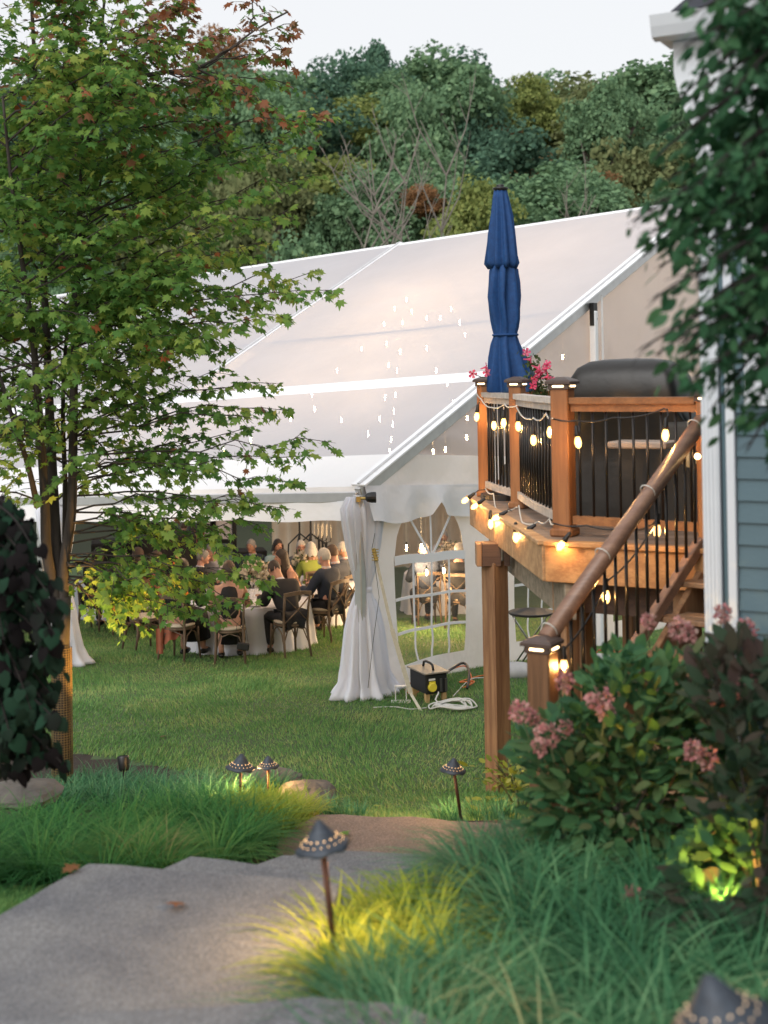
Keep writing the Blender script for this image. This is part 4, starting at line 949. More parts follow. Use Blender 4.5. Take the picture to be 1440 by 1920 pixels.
mb = MB(); mb.tube([(c.x + R_*math.cos(t), uy + R_*.85*math.sin(t), c.z) for t in np.linspace(0, 2*PI, 25)], .012, 6, cap=False); part(mb, 'strap', M['navy'], umb, smooth=True)
c = P(938, 352, uD); mb = MB(); mb.lathe((c.x, uy, c.z), [(.055, -.03), (.075, -.012), (.07, 0), (.03, .01), (.04, .022), (.025, .03), (.0, .034)], 14); part(mb, 'finial', M['black'], umb, smooth=True)
mb = MB(); mb.lathe((ux, uy, DZ), [(.26, 0), (.26, .05), (.1, .08), (.04, .3), (.035, .32)], 18, cap=True); part(mb, 'base', M['black'], umb)

# ================================================================ covered grill
M['cover'] = mat('dark_grill_cover', (.018, .017, .015), (.01, .009, .008), 3, .42, bump=.6, bscale=6)
gc = Vector((1.93, 10.45)); gr = thing('covered_grill', 'barbecue grill under a dark fitted cover behind the deck railing', 'grill', (gc.x, gc.y, DZ))
R_ = Matrix.Rotation(angBC, 3, 'Z')
prof = [(.0, .62, .28, .0), (.05, .62, .28, 0), (.45, .56, .25, 0), (.78, .5, .22, 0), (.86, .46, .28, .0), (1.0, .445, .3, 0), (1.12, .42, .29, 0), (1.2, .37, .25, 0), (1.25, .29, .17, 0), (1.265, .18, .08, 0), (1.27, .02, .02, 0)]
def sq(rx, ry, n=44, e=.24):
    return [(rx*math.copysign(abs(math.cos(a))**e, math.cos(a)), ry*math.copysign(abs(math.sin(a))**e, math.sin(a))) for a in [2*PI*k/n for k in range(n)]]
def cover(parent, c, prof, m, nm, fold=.02):
    mb = MB(); vs = []; fs = []; n = 44
    for h, rx, ry, _ in prof:
        for k, (x, y) in enumerate(sq(rx, ry)):
            f_ = 1 + fold*math.sin(k*1.1 + h*3)*(1 if h < .8 else .2) + fold*.8*math.sin(k*2.3 - h*5)*(1 if h < .8 else 0); v = R_ @ Vector((x*f_, y*f_, 0)); vs.append((c.x + v.x, c.y + v.y, DZ + h))
    for j in range(len(prof)-1):
        for k in range(n): q = (k+1) % n; fs.append((j*n+k, j*n+q, (j+1)*n+q, (j+1)*n+k))
    mb.add(vs, fs); part(mb, nm, m, parent, smooth=True)
cover(gr, gc, prof, M['cover'], 'cover')
g2 = gc + Vector((R_ @ Vector((.62, -.05, 0)))[:2])
cover(gr, g2, [(.0, .33, .27, 0), (.4, .3, .25, 0), (.74, .28, .23, 0), (.78, .27, .22, 0), (.79, .05, .05, 0)], mat('side_cover', (.03, .028, .024), rough=.7), 'side_cover', .01)
mb = MB(); v = P(1205, 833, 9.75); mb.bbox(v, (.44, .3, .05), R_, .012); part(mb, 'side_shelf', mat('pale_shelf', (.5, .4, .33), rough=.5), gr)

# ================================================================ flower planter
pc = Vector((1.42, 11.75)); pl = thing('flower_planter', 'planter of pink trumpet flowers trailing over the rail beside the umbrella', 'plant', (pc.x, pc.y, DZ))
mb = MB(); mb.lathe((pc.x, pc.y, DZ), [(.15, 0), (.2, .3), (.23, .55), (.25, .56), (.24, .58), (.2, .56)], 18, cap=True); part(mb, 'pot', mat('dark_pot', (.05, .04, .035)), pl, smooth=True)
tips = [(985, 660), (992, 672), (1010, 672), (1025, 685), (1033, 705), (1000, 690), (1012, 700), (1028, 712), (996, 712), (1018, 722), (1006, 738)]
mb = MB(); 
for i, (x, y) in enumerate(tips):
    e = P(x, y, pc.y + .1*math.sin(i*2)); s = MB(); s.tube([(pc.x, pc.y, DZ + .56), ((pc.x + e.x)/2, (pc.y+e.y)/2, (DZ + .6 + e.z)/2 + .05), e], [.007, .005, .003], 5); part(s, 'stem', M['stem_green'], pl)
n = 420; k_ = rng.integers(0, len(tips), n); E = np.array([tuple(P(*tips[i], pc.y)) for i in range(len(tips))]); B0_ = np.array([pc.x, pc.y, DZ + .55]); tt = rng.random(n)[:, None]**.6
Cc = B0_ + (E[k_] - B0_)*tt + rng.normal(0, .035, (n, 3)); dr = rng.normal(size=(n, 3)) + [0, 0, .4]
M['small_leaf'] = leaf_mat('small_green_leaf', [(0, (.03, .06, .02)), (.5, (.06, .1, .03)), (1, (.12, .16, .06))], .3)
foliage(pl, Cc, frames(dr, rng.normal(size=(n, 3))), .05*rng.uniform(.7, 1.2, n), OVAL, M['small_leaf'], 60, mass='foliage')
M['pink'] = leaf_mat('pink_petal', [(0, (.7, .06, .16)), (.5, (.8, .12, .25)), (1, (.85, .3, .4))], .4)
def trumpet(parent, p, r=.035, m=None, sd=0):
    mb = MB(); R = Matrix.Rotation(sd*1.3, 3, 'Z') @ Matrix.Rotation(PI/2 + .4*math.sin(sd*3), 3, 'X'); mb.lathe(p, [(.004, -.06), (.008, -.02), (.014, 0)], 8, R)
    for k in range(5):
        a = 2*PI*k/5; pts = [Vector((.012*math.cos(a-.6), .012*math.sin(a-.6), 0)), Vector((.012*math.cos(a+.6), .012*math.sin(a+.6), 0)), Vector((r*math.cos(a+.45), r*math.sin(a+.45), .012)), Vector((r*1.15*math.cos(a), r*1.15*math.sin(a), .004)), Vector((r*math.cos(a-.45), r*math.sin(a-.45), .012))]
        mb.add([R @ q + p for q in pts], [(0, 1, 2, 3, 4)])
    part(mb, 'flower', m or M['pink'], parent)
for i, (x, y) in enumerate([(987, 660), (994, 674), (1026, 683), (1022, 692), (1012, 697), (1009, 700), (1027, 706), (1033, 712), (1034, 718), (1003, 712), (999, 724), (1008, 690)]): trumpet(pl, P(x, y, pc.y - .1), .035, sd=i)
p0 = P(930, 700, 12.5); pl2 = thing('trailing_flower', 'single pink flower stem reaching out left of the umbrella above the first cap post', 'plant', p0)
s = MB(); s.tube([p0, P(905, 708, 12.4), P(890, 702, 12.3)], .004, 5); part(s, 'stem', M['stem_green'], pl2)
for i, (x, y) in enumerate([(886, 701), (912, 688), (913, 698)]): trumpet(pl2, P(x, y, 12.35), .04, sd=i+5)

# ================================================================ round folding table under the deck
fc = PG(996, 1262); fD = fc.y; tp = P(996, 1148, fD); ft = thing('round_table', 'black round folding table with chrome crossed legs under the deck', 'table', fc)
rr = 43/F*fD; mb = MB(); mb.lathe(tp, [(.0, -.02), (rr*.96, -.02), (rr, -.008), (rr, .008), (rr*.97, .012), (0, .008)], 30); part(mb, 'tabletop', M['black'], ft, smooth=False)
for s_ in (-1, 1):
    for q in (-1, 1): mb = MB(); mb.tube([tp + Vector((s_*rr*.8, q*.14, -.03)), tp + Vector((s_*rr*.75, q*.14, -.08)), (fc.x - s_*rr*.85, fc.y + q*.16, G(fD))], .011, 7); part(mb, 'leg', M['steel'], ft, smooth=True)
mb = MB(); mb.tube([(fc.x - rr*.2, fD, (tp.z+fc.z)/2 - .1), (fc.x + rr*.2, fD, (tp.z+fc.z)/2 - .1)], .008, 6); part(mb, 'crossbar', M['steel'], ft)
bag = thing('plastic_bag', 'clear plastic bag hanging from the edge of the black folding table', 'bag', P(1022, 1160, fD - .2)); mb = MB()
mb.lathe(P(1022, 1160, fD-.2), [(.005, 0), (.03, -.08), (.07, -.2), (.09, -.3), (.06, -.36), (0, -.37)], 12); part(mb, 'film', M['window_clear'], bag, smooth=True)
# tent sidewall ballast seen beneath the deck
for x, y, nm in ((965, 1262, 'grey ballast bag on the tent wall foot behind the folding table'), (1130, 1245, 'grey ballast bag with red cord behind the stair balusters')):
    c = PG(x, y + 12); t = thing('ballast_bag', nm, 'bag', c); mb = MB(); mb.ball(c + Vector((0, 0, .1)), (.32, .16, .12), 14, 8); part(mb, 'bag', mat('grey_ballast', (.45, .45, .45), (.35, .35, .36), 8, .8, bump=.4), t, smooth=True)
mb = MB(); pts = [PG(1120 + 60*math.sin(i*.9)*.5 + i*2, 1232 + 7*math.cos(i*1.7)) + Vector((0, 0, .03 + .03*math.sin(i*2.1)**2)) for i in range(26)]; mb.tube(pts, .008, 5)
M['red_cord'] = mat('red_orange_cord', (.7, .08, .03), rough=.5)
tag(link('extension_cord', mb.mesh('extension_cord', smooth=True), M['red_cord']), 'tangled red extension cord on the grass behind the stair balusters', 'cord')

# ================================================================ power distribution box and cables
pb = PG(806, 1318); bx = thing('power_box', 'black power distribution box on wooden feet with a yellow socket and carry handle', 'power box', pb)
D0 = pb.y; W_, H_, L_ = .27, .22, .42
Rb = Matrix.Rotation(.42, 3, 'Z')
def bl(x, y, z): return pb + Rb @ Vector((x, y, z))
mb = MB(); mb.bbox(bl(.06, .15, .22), (W_, L_, H_), Rb, .012); part(mb, 'housing', M['black'], bx)
mb = MB(); mb.bbox(bl(.06, .15, .345), (W_ + .05, L_ + .05, .018), Rb, .005); part(mb, 'lid', mat('brown_lid', (.3, .26, .2), (.22, .2, .17), 20, .5), bx)
mb = MB(); mb.tube([bl(.06, .02, .355), bl(.06, .04, .41), bl(.06, .1, .425), bl(.06, .2, .425), bl(.06, .26, .41), bl(.06, .28, .355)], .014, 7); part(mb, 'handle', M['black'], bx, smooth=True)
M['raw_wood'] = wood('raw_pine_block', (.55, .38, .18), (.45, .3, .13), vert=True)
for x, y in ((-.045, -.02), (.165, -.02), (-.045, .32), (.165, .32)): mb = MB(); mb.bbox(bl(x, y, .055), (.05, .05, .13), Rb, .003); part(mb, 'foot', M['raw_wood'], bx)
mb = MB(); mb.lathe(bl(-.0, -.065, .19), [(.0, .03), (.045, .03), (.052, .02), (.052, -.01)], 16, Rb @ Matrix.Rotation(PI/2, 3, 'X')); mb.box(bl(.0, -.07, .235), (.07, .03, .04), Rb); part(mb, 'socket_cover', mat('yellow_socket', (.75, .62, .05), rough=.4), bx, smooth=False)
mb = MB(); mb.box(bl(0, -.066, .275), (.08, .004, .022), Rb); part(mb, 'label_plate', M['white_metal'], bx)
for x in (.11, .175): mb = MB(); mb.bbox(bl(x, -.067, .2), (.03, .02, .15), Rb, .004); part(mb, 'latch', mat('dark_steel', (.12, .12, .12), rough=.4, metal=.8), bx)
def gp_(x, y, h=.012): p = PG(x, y); p.z += h + bumps(p.x, p.y)*1.0; return p
def smooth_path(pts, k=5):
    out = []; n = len(pts)
    for i in range(n-1):
        p0, p1, p2, p3 = pts[max(i-1, 0)], pts[i], pts[i+1], pts[min(i+2, n-1)]
        for j in range(k):
            t = j/k; out.append(.5*((2*p1) + (p2-p0)*t + (2*p0-5*p1+4*p2-p3)*t*t + (3*p1-p0-3*p2+p3)*t*t*t))
    return out + [pts[-1]]
mb = MB(); pts = [bl(.07, -.08, .13), bl(.04, -.14, .13), bl(.0, -.2, .05)]
for i in range(60):
    a = i*.62; pts.append(gp_(850 + (34 + 8*math.sin(i*.37))*math.cos(a) + 6*math.sin(i*.21), 1329 + (6.5 + 2*math.sin(i*.5))*math.sin(a), .015 + .012*(i % 5)))
mb.tube(smooth_path(pts, 3), .0095, 6); tag(link('coiled_cable', mb.mesh('coiled_cable', smooth=True), M['cable_white']), 'white cable lying in flat loops on the grass before the power box', 'cable')
mb = MB(); mb.tube(smooth_path([gp_(700, 1330), gp_(740, 1329), gp_(770, 1333), gp_(800, 1330)]), .007, 5); tag(link('cable', mb.mesh('cable', smooth=True), M['cable_white']), 'thin pale cable running from the curtain foot to the cable coil', 'cable')
mb = MB(); mb.tube(smooth_path([bl(.2, .3, .15), gp_(865, 1282, .2), gp_(880, 1290, .15), gp_(876, 1302, .03)]), .016, 7); tag(link('power_cable', mb.mesh('power_cable', smooth=True), M['black']), 'thick black cable arching out of the right side of the power box', 'cable')
mb = MB(); mb.tube(smooth_path([bl(.2, .3, .2), gp_(870, 1268, .1), gp_(885, 1288, .02), gp_(868, 1300, .02), gp_(890, 1292, .04), gp_(862, 1290, .02), gp_(905, 1275, .02), gp_(960, 1270, .02)]), .008, 5)
tag(link('extension_cord', mb.mesh('extension_cord', smooth=True), mat('orange_cord', (.75, .16, .03), rough=.5)), 'orange extension cord curling on the grass right of the power box', 'cord')
mb = MB(); mb.tube(smooth_path([gp_(760, 1300, .02), gp_(772, 1292, .05), gp_(786, 1300, .03), gp_(778, 1306, .02), gp_(764, 1304, .02)]), .008, 5); tag(link('extension_cord', mb.mesh('extension_cord', smooth=True), M['red_cord']), 'short red cord between the corner curtain and the power box', 'cord')
mb = MB(); mb.tube(smooth_path([gp_(850, 1312, .02), gp_(880, 1288, .03), gp_(905, 1280, .02), gp_(950, 1276)]), .007, 5); tag(link('cable', mb.mesh('cable', smooth=True), M['cable_white']), 'white cable crossing the grass from the power box to behind the deck post', 'cable')

# ================================================================ path lights
M['hat'] = mat('slate_metal_hat', (.05, .065, .085), (.03, .035, .045), 25, .5, .3, bump=.3)
M['bronze'] = mat('bronze_stem', (.11, .05, .03), (.07, .03, .02), 20, .45, .6)
M['lamp_glow'] = glow('path_lamp_glow', (1, .5, .16), 1.25)
def path_light(px, py_brim, D, w, label, energy, lean=0, px_base=None, stem=.5):
    c = P(px, py_brim, D); zb = c.z - stem; t = thing('path_light', label, 'lamp', (c.x, c.y, zb), 0, 'mushroom path lights'); R = Matrix.Rotation(lean, 3, 'Y')
    base = Vector((c.x + (P(px_base, py_brim, D).x - c.x if px_base else 0), c.y, zb))
    r = w/2; n = 24; s = MB(); s.tube([base, c + R @ Vector((0, 0, .03))], .011, 8); part(s, 'stem', M['bronze'], t, smooth=True)
    prof = [(r, 0), (r*.86, r*.12), (r*.60, r*.30), (r*.55, r*.36), (r*.32, r*.66), (r*.12, r*.92), (0, r*.98)]
    mb = MB(); vs = []; fs = []
    for j, (rr_, z) in enumerate(prof + [(0, r*.9), (r*.5, r*.3), (r*.97, -.004)]):
        for k in range(n):
            a = 2*PI*k/n; wv = (1 + .03*math.sin(k*2.1)) if rr_ > r*.8 else 1
            vs.append(c + R @ Vector((rr_*wv*math.cos(a), rr_*wv*math.sin(a), z + (.006*math.sin(k*1.7) if rr_ > r*.9 else 0))))
    J = len(prof) + 3
    for j in range(J):
        for k in range(n): q = (k+1) % n; fs.append((j*n+k, j*n+q, ((j+1) % J)*n+q, ((j+1) % J)*n+k))
    mb.add(vs, fs); h = part(mb, 'hat', M['hat'], t, smooth=True)
    hole = MB(); hole.lathe((0, 0, 0), [(0, .0), (r*.025, .0), (r*.025, -.004)], 8); hm = hole.mesh('light_hole'); hm.materials.append(M['lamp_glow'] if energy > 1 else glow('dim_lamp_glow', (1, .5, .2), .35))
    for row, (f_, cnt) in enumerate(((.57, 14), (.76, 18))):
        for k in range(cnt):
            a = 2*PI*(k + .5*row)/cnt; z = r*(.335 if row == 0 else .195); o = link('light_hole', hm, None, h)
            o.matrix_local = Matrix.Translation(c + R @ Vector((r*f_*math.cos(a)*1.02, r*f_*math.sin(a)*1.02, z + .004)) - t.location) @ R.to_4x4() @ Matrix.Rotation(a, 4, 'Z') @ Matrix.Rotation(.75, 4, 'Y'); o.scale = (1, 1, 1) if row == 0 else (.7, .7, 1)
    mb = MB(); mb.lathe(c + R @ Vector((0, 0, .012)), [(.0, -.018), (.014, -.012), (.016, .01), (.01, .02)], 10); part(mb, 'lamp', M['lamp_glow'], t)
    ld = bpy.data.lights.new('path_lamp', 'POINT'); ld.energy = energy*4; ld.color = (1, .56, .2); ld.shadow_soft_size = .012
    lo_ = bpy.data.objects.new('lamp_light', ld); COL.objects.link(lo_); lo_.parent = t; lo_.location = c + Vector((0, .05*w/.2, -.012)) + R @ Vector((0, 0, -.015)) - t.location
path_light(606, 1588, 4.85, .205, 'near blue grey path light leaning over the aggregate path in yellow grass', 3.4, -.16, 630, .52)
path_light(451, 1440, 10.3, .23, 'wider of the twin path lights by the lawn, its orange underside showing', 4.5, .1, 447, .45)
path_light(503, 1437, 10.4, .175, 'narrower dark path light of the pair beside the flat stone', 2.5, 0, 502, .45)
path_light(849, 1445, 9.25, .185, 'lone path light on the right of the landing before the lawn', 3.5, .12, 864, .37)
path_light(1352, 1918, 2.85, .225, 'cropped dark path light hat in the bottom right corner', .6, -.25, 1352, .6)

# ================================================================ low spotlights
def uplight(p, aim, label, energy, vis=True, col=(1, .68, .26), ang=75):
    t = thing('garden_spotlight', label, 'spotlight', p); d = (Vector(aim) - Vector(p)).normalized(); M_ = d.to_track_quat('Z', 'Y').to_matrix()
    mb = MB(); mb.lathe(Vector(p) + d*.02, [(.02, -.06), (.04, -.05), (.046, .04), (.05, .06), (.044, .06), (.04, .03)], 14, M_); part(mb, 'housing', M['black'], t, smooth=True)
    mb = MB(); mb.lathe(Vector(p) + d*.02, [(.0, .03), (.04, .03)], 12, M_); part(mb, 'lens', glow('spot_lens', col, 5), t)
    mb = MB(); mb.tube([Vector(p) - Vector((0, 0, .2)), Vector(p)], .01, 6); part(mb, 'stake', M['black'], t)
    ld = bpy.data.lights.new('spot', 'SPOT'); ld.energy = energy; ld.color = col; ld.spot_size = math.radians(ang); ld.spot_blend = .6; ld.shadow_soft_size = .03
    o = bpy.data.objects.new('spot_light', ld); COL.objects.link(o); o.parent = t; o.location = d*.1; o.rotation_euler = d.to_track_quat('-Z', 'Y').to_euler()
uplight(P(232, 1437, 11.0), P(205, 1050, 11.9), 'small black garden spotlight in yellow lit grass pointing up at the maple', 280, col=(1, .52, .12))
uplight(P(1352, 1735, 5.0), P(1352, 1590, 5.4), 'garden spotlight hidden low in the hydrangea, lighting its leaves yellow', 120, ang=80, col=(1, .55, .1))
uplight(P(75, 1330, 12.2), P(80, 950, 11.8), 'garden spotlight behind the maple trunk by the lawn', 60, col=(1, .52, .12), ang=60)

# ================================================================ blue house
M['siding'] = mat('blue_grey_siding', (.075, .135, .165), (.065, .12, .15), 2.5, .6, bump=.15, bscale=40, obj_rand=.05)
M['trim'] = mat('white_house_trim', (.62, .66, .7), (.56, .6, .65), 3, .5)
M['shingle'] = mat('dark_shingle', (.02, .025, .04), (.012, .014, .02), 40, .9)
K = P(1331, 1000, 6.2); K2 = Vector((K.x, K.y)); u1 = Vector((.882, -.471)); u2 = Vector((.471, .882))
house = thing('blue_house', 'blue grey clapboard house corner with white trim and gutter', 'house', (K.x, K.y, G(K.y)))
zg = G(6.2) - .25; zs = EYE + 1.52; L1 = 3.6
mb = MB(); q = [K2 + u1*.1 + u2*.06, K2 + u1*L1 + u2*.06, K2 + u1*L1 + u2*6, K2 + u1*.1 + u2*6]; mb.prism([tuple(p) for p in q], zg, zs - .01); part(mb, 'wall', M['siding'], house)
ex = .1008; k = 0; z = zg
while z < zs - .05:
    mb = MB(); a = K2 + u1*.135 - u2*.0; b = K2 + u1*L1; th0, th1 = .022, .006
    n_ = -u2; vs = [v3(a + n_*th0*1, z), v3(b + n_*th0, z), v3(b + n_*th1, z + ex + .01), v3(a + n_*th1, z + ex + .01), v3(a - n_*.055, z), v3(b - n_*.055, z), v3(b - n_*.055, z + ex + .01), v3(a - n_*.055, z + ex + .01)]
    mb.add(vs, [(0, 1, 2, 3), (4, 7, 6, 5), (0, 4, 5, 1), (3, 2, 6, 7), (0, 3, 7, 4), (1, 5, 6, 2)]); part(mb, 'clapboard', M['siding'], house); z += ex
def board(a0, a1, b0, b1, z0, z1, nm, m='trim', rib=False):
    c = K2 + u1*(a0+a1)/2 + u2*(b0+b1)/2; mb = MB(); mb.bbox((c.x, c.y, (z0+z1)/2), (abs(a1-a0), abs(b1-b0), z1-z0), Matrix.Rotation(math.atan2(u1.y, u1.x), 3, 'Z'), .004)
    return part(mb, nm, M[m], house)
cb = board(-.02, .06, -.045, .1, zg, zs - .4, 'corner_board')
for k in range(4):
    c = K2 + u1*(-.008 + .018*k) - u2*.047; mb = MB(); mb.box((c.x, c.y, (zg+zs-.4)/2), (.006, .006, zs-.4-zg), Matrix.Rotation(math.atan2(u1.y, u1.x), 3, 'Z')); part(mb, 'flute', M['trim'], cb)
board(.066, .088, -.02, .05, zg, zs - .2, 'corner_channel', 'siding')
board(.09, .13, -.04, .05, zg, zs - .2, 'corner_board')
# flared frieze box under the eave
mb = MB(); pr = [(-.02, zs - .42), (-.06, zs - .35), (-.10, zs - .22), (-.115, zs - .15), (-.115, zs), (.5, zs), (.5, zs - .42)]
vs = [v3(K2 + u1*x - u2*.05, z) for x, z in pr] + [v3(K2 + u1*x + u2*.12, z) for x, z in pr]; n = len(pr)
mb.add(vs, [tuple(range(n)), tuple(range(2*n-1, n-1, -1))] + [(i, n+i, n+(i+1) % n, (i+1) % n) for i in range(n)]); part(mb, 'frieze', M['trim'], house)
def run_u1(prof, x0, x1, nm, m, par=house):
    mb = MB(); n = len(prof); vs = [v3(K2 + u1*x0 - u2*y, z) for y, z in prof] + [v3(K2 + u1*x1 - u2*y, z) for y, z in prof]
    mb.add(vs, [tuple(range(n)), tuple(range(2*n-1, n-1, -1))] + [(i, n+i, n+(i+1) % n, (i+1) % n) for i in range(n)]); return part(mb, nm, M[m], par)
run_u1([(.12, zs), (.12, zs + .02), (-.1, zs + .02), (-.1, zs)], -.17, L1, 'soffit', 'trim')
run_u1([(.12, zs - .01), (.175, zs + .0), (.195, zs + .045), (.21, zs + .095), (.195, zs + .098), (.18, zs + .09), (.165, zs + .02), (.12, zs + .015)], -.18, L1, 'gutter', 'trim')
run_u1([(.17, zs + .09), (.17, zs + .11), (-.5, zs + .42), (-.5, zs + .38)], -.09, L1, 'roof', 'shingle')
# a window with white casing behind the foliage
x0, x1, z0, z1 = .26, 1.1, EYE - .1, EYE + 1.1
fr = MB()
wf = board(x0 - .08, x1 + .08, -.05, .0, z0 - .08, z1 + .08, 'window', 'trim'); mb = MB(); c = K2 + u1*(x0+x1)/2 - u2*.052
mb.box((c.x, c.y, (z0+z1)/2), (x1-x0, .004, z1-z0), Matrix.Rotation(math.atan2(u1.y, u1.x), 3, 'Z')); part(mb, 'pane', mat('dark_window_glass', (.05, .07, .09), rough=.05), wf)
for f_ in (.5,): c = K2 + u1*(x0+x1)/2 - u2*.058; mb = MB(); mb.box((c.x, c.y, z0 + (z1-z0)*f_), (x1-x0, .014, .045), Matrix.Rotation(math.atan2(u1.y, u1.x), 3, 'Z')); part(mb, 'sash_bar', M['trim'], wf)
# ================================================================ trees and shrubs built from stems, twigs and leaves
def bez(a, b, arch, n=8):
    a, b = Vector(a), Vector(b); m = (a+b)/2 + Vector((0, 0, arch*(b-a).length)); return [a*(1-t)**2 + m*2*t*(1-t) + b*t*t for t in [i/n for i in range(n+1)]]
def sprays(paths, r_, tw_len, tw_step, leaf_step, t0=.25, drop=.15, flat=.25, tip_scale=.45):
    """twigs left and right of each branch path, leaves along twigs. Returns twig lines and leaf centres, axes, normals"""
    tw, C, A, Nn = [], [], [], []
    for pts in paths:
        N = len(pts)-1; L = sum((pts[i+1]-pts[i]).length for i in range(N)); cnt = max(2, int(L*(1-t0)/tw_step)); side = 1
        lines = []
        for k in range(cnt):
            t = t0 + (1-t0)*(k + r_.random()*.6)/cnt; f_ = t*N; i = min(int(f_), N-1); p = pts[i].lerp(pts[i+1], f_-i); d = (pts[i+1]-pts[i]).normalized()
            s = d.cross(Vector((0, 0, 1))); s = s.normalized() if s.length > .05 else Vector((1, 0, 0)); side = -side
            dir_ = (d*.75 + s*side*r_.uniform(.5, 1.1) + Vector((0, 0, r_.uniform(-.5, .45)))).normalized(); tl = tw_len*(1 - (1-tip_scale)*t)*r_.uniform(.6, 1.2)
            e = p + dir_*tl + Vector((0, 0, -drop*tl)); lines.append([p, p.lerp(e, .5) + Vector((0, 0, .04*tl)), e])
        lines.append([pts[-3], pts[-2], pts[-1] + (pts[-1]-pts[-2])*.2])
        for ln in lines:
            tw.append(ln); L2 = (ln[2]-ln[0]).length; c2 = max(2, int(L2/leaf_step))
            for q in range(c2):
                u = (q + r_.random()*.7)/c2; p = ln[0].lerp(ln[1], u*2) if u < .5 else ln[1].lerp(ln[2], u*2-1); d = (ln[2]-ln[0]).normalized(); s = d.cross(Vector((0, 0, 1))); s = s.normalized() if s.length > .05 else Vector((1, 0, 0))
                sg = r_.choice((-1, 1)); ax = (d*r_.uniform(.2, 1) + s*sg*r_.uniform(.3, 1) + Vector((0, 0, r_.uniform(-.65, .05))))
                C.append(p + ax.normalized()*.02 + Vector((r_.gauss(0, .012), r_.gauss(0, .012), r_.gauss(0, .02)))); A.append(ax); Nn.append(Vector((r_.gauss(0, flat), r_.gauss(0, flat), 1)))
    return tw, np.array([tuple(v) for v in C]), np.array([tuple(v) for v in A]), np.array([tuple(v) for v in Nn])

# ---------------------------------------------------------------- the maple
M['maple'] = leaf_mat('maple_leaf', [(0, (0.056, 0.150, 0.044)), (.35, (0.119, 0.256, 0.062)), (.6, (0.219, 0.362, 0.081)), (.78, (0.375, 0.475, 0.106)), (.95, (0.575, 0.525, 0.138))], .55, .55, .12)
M['maple_red'] = leaf_mat('maple_leaf_turning', [(0, (0.115, 0.115, 0.040)), (.35, (0.184, 0.098, 0.040)), (.6, (0.276, 0.103, 0.046)), (.8, (0.460, 0.138, 0.046)), (1, (0.575, 0.253, 0.081))], .4, .45, .35)
mD = 11.3; mb_ = PG(115, 1462); mbase = P(117, 1478, mD); mbase.z = G(mD) - .03
maple = thing('maple_tree', 'large multi stemmed maple with green leaves turning red at the top, trunk wrapped in mesh', 'tree', mbase)
def pp(l): return [P(x, y, mD + d) for x, y, d in l]
trunkp = pp([(117, 1480, 0), (116, 1330, 0), (115, 1200, 0), (114, 1120, 0)])
mb = MB(); mb.tube(trunkp, [.085, .072, .07, .085], 12); part(mb, 'trunk', M['bark'], maple, smooth=True)
stems = [pp([(112, 1150, 0), (88, 1040, -.05), (84, 930, -.1), (74, 790, -.15), (66, 680, -.2), (58, 600, -.2), (40, 480, -.3), (20, 330, -.4), (5, 180, -.45)]),
         pp([(116, 1150, 0), (106, 1040, .05), (100, 930, .05), (94, 800, .1), (90, 690, .1), (84, 560, .15), (78, 400, .2), (70, 220, .2), (60, 20, .3), (50, -160, .3)]),
         pp([(118, 1150, 0), (120, 1060, .0), (134, 960, -.05), (137, 830, -.05), (139, 700, -.05), (143, 580, 0), (148, 430, 0), (156, 300, .05), (172, 236, .1), (186, 120, .15), (200, -60, .2)]),
         pp([(122, 1020, .05), (122, 900, .2), (118, 780, .3), (124, 640, .35), (150, 480, .4), (200, 300, .5), (240, 120, .6)]),
         pp([(70, 950, -.1), (52, 870, -.3), (22, 780, -.5), (-5, 690, -.6), (-60, 560, -.7)]),
         pp([(172, 236, .1), (215, 185, .1), (258, 148, .1), (310, 135, .1), (368, 128, .1), (420, 100, .1), (480, 55, .1), (540, 22, .1)])]
for i, s in enumerate(stems):
    r0 = [.05, .055, .05, .026, .028, .026][i]; mb = MB(); mb.tube(smooth_path(s, 3), [max(.008, r0*(1 - .8*k/(3*(len(s)-1)))) for k in range(3*(len(s)-1)+1)], 9); part(mb, 'stem', M['bark'], maple, smooth=True)
ml = random.Random(21); paths = []
def on_stem(i, y):
    s = stems[i]
    for a, b in zip(s[:-1], s[1:]):
        ya, yb = pix(a)[1], pix(b)[1]
        if min(ya, yb) <= y <= max(ya, yb): return a.lerp(b, (y-ya)/(yb-ya) if ya != yb else 0)
    return s[-1]
